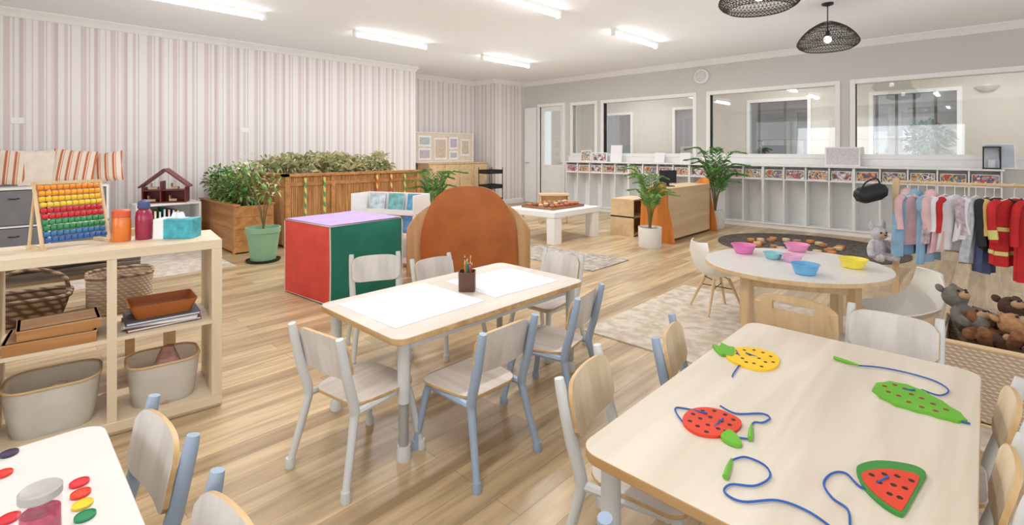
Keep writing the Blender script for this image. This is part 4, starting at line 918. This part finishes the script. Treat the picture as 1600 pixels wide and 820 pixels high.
# ---------------------------------------------------------------- clothes rack
RK=(-.56,5.40)
t=thing('clothes_rack','wooden dress-up clothes rack with hanging costumes','clothes rack',(RK[0],RK[1]))
for x in (0,1.35):
    MB().box((x,0,.53),(.045,.045,1.06)).obj('post',BEECH,parent=t,bev=.004); MB().box((x,0,.02),(.05,.5,.04)).obj('base_foot',BEECH,parent=t,bev=.004)
MB().tube([(0,0,1.03),(1.35,0,1.03)],.013,n=12).obj('rail',BEECH,parent=t)
def garment(x,h,w,mts,lab,rz,slv=.22,phase=0,bands=None,hood=False,fl=.35,cat='costume',sw=.0):
    t=thing('costume',lab,cat,(RK[0]+x,RK[1],1.03),rz,group='costumes on the clothes rack')
    n=60
    def ring(f,k=1.0):
        z=-.10-f*h
        hw=(.045+(w*.5-.045)*min(1,f/.08)**.7) if f<.08 else w*.5*(.93+fl*f)
        hd=.018+.026*min(1,f*3)
        A=min(1,f*1.6)
        out=[]
        for j in range(n):
            a=2*pi*j/n
            out.append((k*hw*(1+.05*math.sin(9*a+phase)*A)*math.cos(a)+sw*f,k*(hd*(1+.40*math.sin(8*a+phase*2+.8*f)*A))*math.sin(a)+.012*math.sin(3*f+phase),z-.014*math.sin(2*a+phase)*f))
        return out
    m=MB(); m.loft([ring(i/22) for i in range(23)],cap0=True,cap1=True); m.obj('garment_body',mts[0],parent=t)
    for sx in (-1,1):
        pts=crom([(sx*(w*.38),0,-.122),(sx*(w*.54),.0,-.16),(sx*(w*(.62+.04*math.sin(phase*2+sx))),-.012,-.17-slv*.5),(sx*(w*(.62+.06*math.sin(phase*3+sx))),-.025,-.17-slv)],4)
        rr_=[.030,.034,.032,.033,.031,.032,.030,.031,.030]
        m=MB(); m.tube(pts,rr_,n=12,flat=.7); m.obj('sleeve',mts[1],parent=t)
        if bands: 
            q0,q1=pts[-4],pts[-2]; m=MB(); m.tube([q0,q1],[.035,.034],n=12,flat=.75); m.obj('reflective_cuff',bands,parent=t)
    if bands:
        for f0 in (.42,.78):
            m=MB(); m.loft([ring(f0,1.03),ring(f0+.03,1.035),ring(f0+.06,1.03)],cap0=False); m.obj('reflective_band',bands,parent=t)
    if hood:
        m=MB(); m.ball((0,.03,-.12),(.062,.045,.07),n=14); m.obj('hood',mts[1],parent=t)
    m=MB(); m.tube([(0,0,-.10),(0,0,-.035),(.012,0,-.012),(.012,0,.012),(0,0,.018),(-.014,0,.008)],.0025,n=6,k=4); m.tube([(-w*.4,0,-.125),(0,0,-.09),(w*.4,0,-.125)],.006,n=6); m.obj('hanger',WP,parent=t)
    if len(mts)>2:
        m=MB(); m.tube([(.05,-.0,-.105),(0,-.038,-.13),(-.05,0,-.105)],.012,n=8,k=4); m.tube([(0,-.038,-.13),(0,-.058,-.13-h*.8)],.009,n=6); m.obj('collar_and_placket',mts[2],parent=t)
    return t
cB=col('cloth_sky_blue',142,178,206,.9,bump=.2,var=.15); cP=col('cloth_blush',224,186,190,.9,bump=.2,var=.12); cG=mat('cloth_floral_grey',c(190,174,184),.9,var=.4,scale=30); cW=col('cloth_white',232,232,236,.9,bump=.2); cR=col('cloth_red',196,40,42,.85,bump=.2,var=.15); cK=col('cloth_black',48,46,52,.9); cY=col('cloth_gold',216,180,104,.6); cN=col('cloth_navy',78,92,128,.9,var=.2); cS=col('cloth_silver',200,206,216,.6,var=.25,scale=20); cSR=col('cloth_reflective',222,214,130,.4)
garment(.095,.50,.25,(cB,cP),'sky blue costume with blush pink sleeves on a hanger',RC+.3,phase=0.3,hood=True,sw=-.05)
garment(.15,.42,.28,(cP,cB,cG),'blush pink hooded costume with blue sleeves',RC-.1,phase=1,hood=True,fl=.6)
garment(.205,.55,.20,(cB,cB),'long sky blue princess style dress on a hanger',RC+.5,phase=1.7,fl=.9,slv=.08)
garment(.26,.38,.25,(cG,cP),'grey floral print dress-up top on a hanger',RC+.4,phase=2,hood=True,fl=.6)
garment(.32,.46,.25,(cP,cW),'pale pink dress-up robe with white sleeves',RC+.2,phase=2.5,fl=.5)
garment(.38,.44,.26,(cW,cR),'white doctor style coat with red sleeves',RC+.05,phase=3)
garment(.44,.34,.24,(cW,cG,cB),'short white nurse style top with blue collar',RC+.6,phase=3.6,fl=.7)
garment(.505,.52,.24,(cS,cW),'shiny silver dress-up tunic on a hanger',RC+.25,phase=4,fl=.5)
garment(.56,.58,.18,(cN,cK),'navy dress-up jacket with black sleeves',RC+.45,phase=5,slv=.3)
garment(.61,.40,.20,(cK,cY,cY),'black dress-up vest with gold trim',RC+.2,phase=5.5)
garment(.72,.50,.32,(cR,cR,cK),'red firefighter style jacket with yellow reflective bands',RC+.0,phase=6,slv=.26,bands=cSR,fl=.2)
garment(.86,.60,.30,(cR,cR,cK),'bright red dress-up jacket with black placket',RC-.1,phase=7,slv=.28,fl=.3)
garment(1.02,.55,.26,(cN,cB),'navy blue dress-up uniform on a hanger',RC+.2,phase=8)
t=thing('black_bag','black padded dress-up bag hung on the rack post','bag',(RK[0]-.15,RK[1]-.08,.84),RC,rot=(0,rad(-14),RC))
m=MB(); m.loft([[(x,y,z+.02*math.cos(6*x)) for x,y in rrect(w_,d_,.03)] for w_,d_,z in ((.16,.06,0),(.24,.10,.03),(.27,.11,.08),(.25,.09,.12),(.2,.05,.14))],cap0=True,cap1=True); m.obj('bag_body',BLACK,parent=t)
MB().tube([(-.08,0,.13),(-.02,0,.19),(.08,0,.20),(.10,0,.13)],.007,n=8,k=4).obj('strap',BLACK,parent=t)
FURT=bpy.data.textures.new('fur_tufts','CLOUDS'); FURT.noise_scale=.008
def plush(loc,rot,s,cm,lab,muzzle=None,hang=False,ears='round'):
    t=thing('plush_toy',lab,'plush toy',loc,rot=rot,group=None)
    m=MB(); m.ball((0,0,.13*s),(.1*s,.085*s,.13*s)); m.ball((0,-.02*s,.31*s),(.09*s,.085*s,.085*s))
    for sx in (-1,1):
        m.tube([(sx*.07*s,-.02*s,.2*s),(sx*.13*s,-.06*s,.14*s),(sx*.15*s,-.1*s,.08*s)],[.035*s,.035*s,.038*s],n=10,k=3); m.ball((sx*.152*s,-.105*s,.075*s),.039*s,n=12)
        m.tube([(sx*.05*s,-.02*s,.05*s),(sx*.08*s,-.12*s,.035*s),(sx*.09*s,-.18*s,.04*s)],[.045*s,.042*s,.042*s],n=10,k=3); m.ball((sx*.09*s,-.185*s,.045*s),(.04*s,.03*s,.05*s),n=12)
    o=m.obj('body',cm,parent=t); md=o.modifiers.new('Remesh','REMESH'); md.mode='VOXEL'; md.voxel_size=.005; md.use_smooth_shade=True
    dm=o.modifiers.new('Fur','DISPLACE'); dm.texture=FURT; dm.strength=.005; dm.mid_level=.5
    for sx in (-1,1):
        q=MB(); q.ball((sx*.066*s,0,.395*s),(.034*s,.02*s,.036*s if ears=='round' else .075*s),n=12); q.obj('ear',cm,parent=t)
        MB().ball((sx*.032*s,-.104*s,.328*s),.011*s,n=8).obj('eye',BLACK,parent=t)
    q=MB(); q.ball((0,-.098*s,.29*s),(.045*s,.034*s,.034*s),n=12); q.obj('muzzle',muzzle or FUR_M,parent=t)
    q=MB(); q.ball((0,-.130*s,.302*s),(.015*s,.009*s,.010*s),n=8); q.obj('nose',BLACK,parent=t)
    return t
pw=col('plush_white_grey',206,202,206,.95,var=.2,scale=30,bump=.4); pb=col('plush_brown',136,90,58,.95,var=.25,scale=40,bump=.5); pg=col('plush_grey',120,116,108,.95,var=.2,scale=40,bump=.5); pd=col('plush_dark_brown',84,60,48,.95,var=.25,scale=40,bump=.5); pt=col('plush_tan',186,140,98,.95,var=.2,scale=40,bump=.5)
plush((RK[0]-.12,RK[1]-.08,.36),(0,0,RC),.72,pw,'white-grey fluffy plush toy hanging from the rack',ears='long')
# toy basket with plush
TK=(.26,3.46)
t=thing('toy_basket','open pale rattan toy basket full of soft toys','basket',TK)
m=MB(); m.b2(-.42,.42,-.26,-.245,.02,.37); m.b2(-.42,.42,.245,.26,.02,.37); m.b2(-.42,-.405,-.245,.245,.02,.37); m.b2(.405,.42,-.245,.245,.02,.37); m.b2(-.42,.42,-.26,.26,0.01,.03); m.obj('basket_body',RATTAN,parent=t)
m=MB(); 
for z in (.375,.015): m.tube([(-.415,-.255,z),(.415,-.255,z),(.415,.255,z),(-.415,.255,z)],.012,n=8,closed=True)
m.obj('rim',OAK,parent=t)
for i,(x,y,z,rx,rz_,s_,cm,l) in enumerate(((-.29,.13,.32,-38,50,.68,pg,'grey plush animal sitting on the toy heap'),(-.10,.17,.31,-45,25,.66,pd,'dark brown plush animal in the toy basket'),(.10,.16,.31,-35,40,.68,pb,'brown plush bear lying in the toy basket'),(-.22,-.06,.29,-58,20,.68,pb,'brown plush bear lying at the basket side'),(-.02,-.02,.30,-52,70,.66,pt,'light tan plush dog lying in the toy basket'),(.16,-.06,.29,-50,30,.68,pd,'dark brown plush dog in the toy basket'),(.32,.06,.31,-45,10,.68,pb,'brown plush animal heaped in the toy basket'),(-.08,-.16,.27,-70,40,.62,pd,'small dark plush toy at the basket edge'),(.30,-.13,.28,-60,50,.64,pt,'tan plush toy in the basket corner'))):
    plush((TK[0]+x,TK[1]+y,z),(rad(rx),0,rad(rz_)),s_,cm,l)
# ---------------------------------------------------------------- worktop items, fixture, dome
def wallx(u,Y=9.1):
    t_=(u-800)/F; yc=sn*t_+cs; return (cs*t_-sn)*Y/yc
def frame_item(u,w,h,mt,lab,nm='photo_display',cat='photo display',y=9.14):
    t=thing(nm,lab,cat,(wallx(u,y),y,1.057),rot=(rad(-8),0,rad(8)))
    MB().b2(-w/2,w/2,0,.015,0,h).obj('frame',WHITE,parent=t,bev=.002); MB().b2(-w/2+.02,w/2-.02,-.003,0,.02,h-.02).obj('picture',mt,parent=t)
frame_item(962,.26,.36,PAPER,'white framed sheet on the worktop'); frame_item(936,.36,.2,PH[2],'white framed photo collage on the worktop')
frame_item(1316,.46,.30,mat('form_sheet',c(214,208,214),.6,var=.16,scale=40),'white framed notice sheet on the worktop',nm='notice_display',cat='notice'); frame_item(1030,.2,.2,PAPER,'small white card on the worktop'); frame_item(1070,.2,.2,PAPER,'small white card leaning on the window'); frame_item(915,.26,.25,PH[5],'small photo display with coloured pictures')
frame_item(1562,.32,.34,mat('blue_form',c(196,206,218),.6,var=.1),'pale blue framed notice on the worktop',nm='notice_display',cat='notice')
t=thing('lantern','black framed lantern with clear sides','lantern',(.06,9.08,1.057))
m=MB()
for sx in (-1,1):
    for sy in (-1,1): m.b2(sx*.08-.008,sx*.08+.008,sy*.08-.008,sy*.08+.008,0,.28)
m.b2(-.09,.09,-.09,.09,0,.015); m.b2(-.09,.09,-.09,.09,.28,.295); m.obj('cage',BLACK,parent=t); MB().lathe([(.035,.016),(.035,.12)],20,cap1=True).obj('candle',PAPER,parent=t)
t=thing('wall_speaker','round pale wall fixture above the windows','wall fixture',(wallx(1097,WY),WY-.002,2.70),rot=(rad(90),0,0))
MB().lathe([(.13,0),(.14,.01),(.14,.04),(.13,.055),(.11,.06)],32,cap1=False).obj('rim',WHITE,parent=t); MB().lathe([(.112,.055),(.07,.075),(.02,.08)],32,cap1=True).obj('grille',mat('grille_grey',c(214,214,216),.6),parent=t)
t=thing('desk','white desk in the adjoining room','desk',(-3.2,11.6))
MB().b2(-.8,.8,-.35,.35,.95,.99).obj('desktop',WHITE,parent=t)
for sx in (-1,1): MB().b2(sx*.75-.02,sx*.75+.02,-.3,.3,0,.95).obj('leg',WHITE,parent=t)
t=thing('computer_monitor','grey computer monitor on the adjoining room desk','monitor',(-3.3,11.6,.991),rad(20))
MB().b2(-.22,.22,-.01,.02,.1,.42).obj('screen',BLACK,parent=t,bev=.004); m=MB(); m.b2(-.02,.02,0,.02,.01,.12); m.b2(-.1,.1,-.07,.07,0,.012); m.obj('stand',STEEL,parent=t)
t=thing('indoor_tree','dark leafy indoor tree in the adjoining room','plant',(-.75,11.7)); pot(t,.2,.4,BLACK,False)
m=MB(); m.tube([(0,0,.3),(0.02,0,1.2)],.02,n=8,mt=2); canopy(m,(0,0,1.5),(.32,.30,.32),420,.13,.05,2,seed=31); m.obj('foliage',[LEAFD,col('leaf_blackish',36,52,40),STEMM],parent=t)
t=thing('dome_lamp','pale frosted glass dome wall lamp in the next room','wall lamp',(.02,FY-.005,2.45),rot=(0,0,0))
MB().lathe([(.02,-.1),(.12,-.06),(.17,0),(.16,.0)],24).obj('shade',WP,parent=t); MB().b2(-.05,.05,-.03,0,-.05,.03).obj('wall_plate',WHITE,parent=t)
# ---------------------------------------------------------------- camera
cam=bpy.data.cameras.new('Camera'); cam.sensor_width=36; cam.sensor_fit='HORIZONTAL'; cam.lens=F/1600*36; cam.shift_y=-(410-235)/1600
cam.clip_start=.05
co=bpy.data.objects.new('Camera',cam); COL.objects.link(co); co.location=(0,0,CZ); co.rotation_euler=(rad(90),0,RC); scene.camera=co
scene.view_settings.view_transform='Standard'
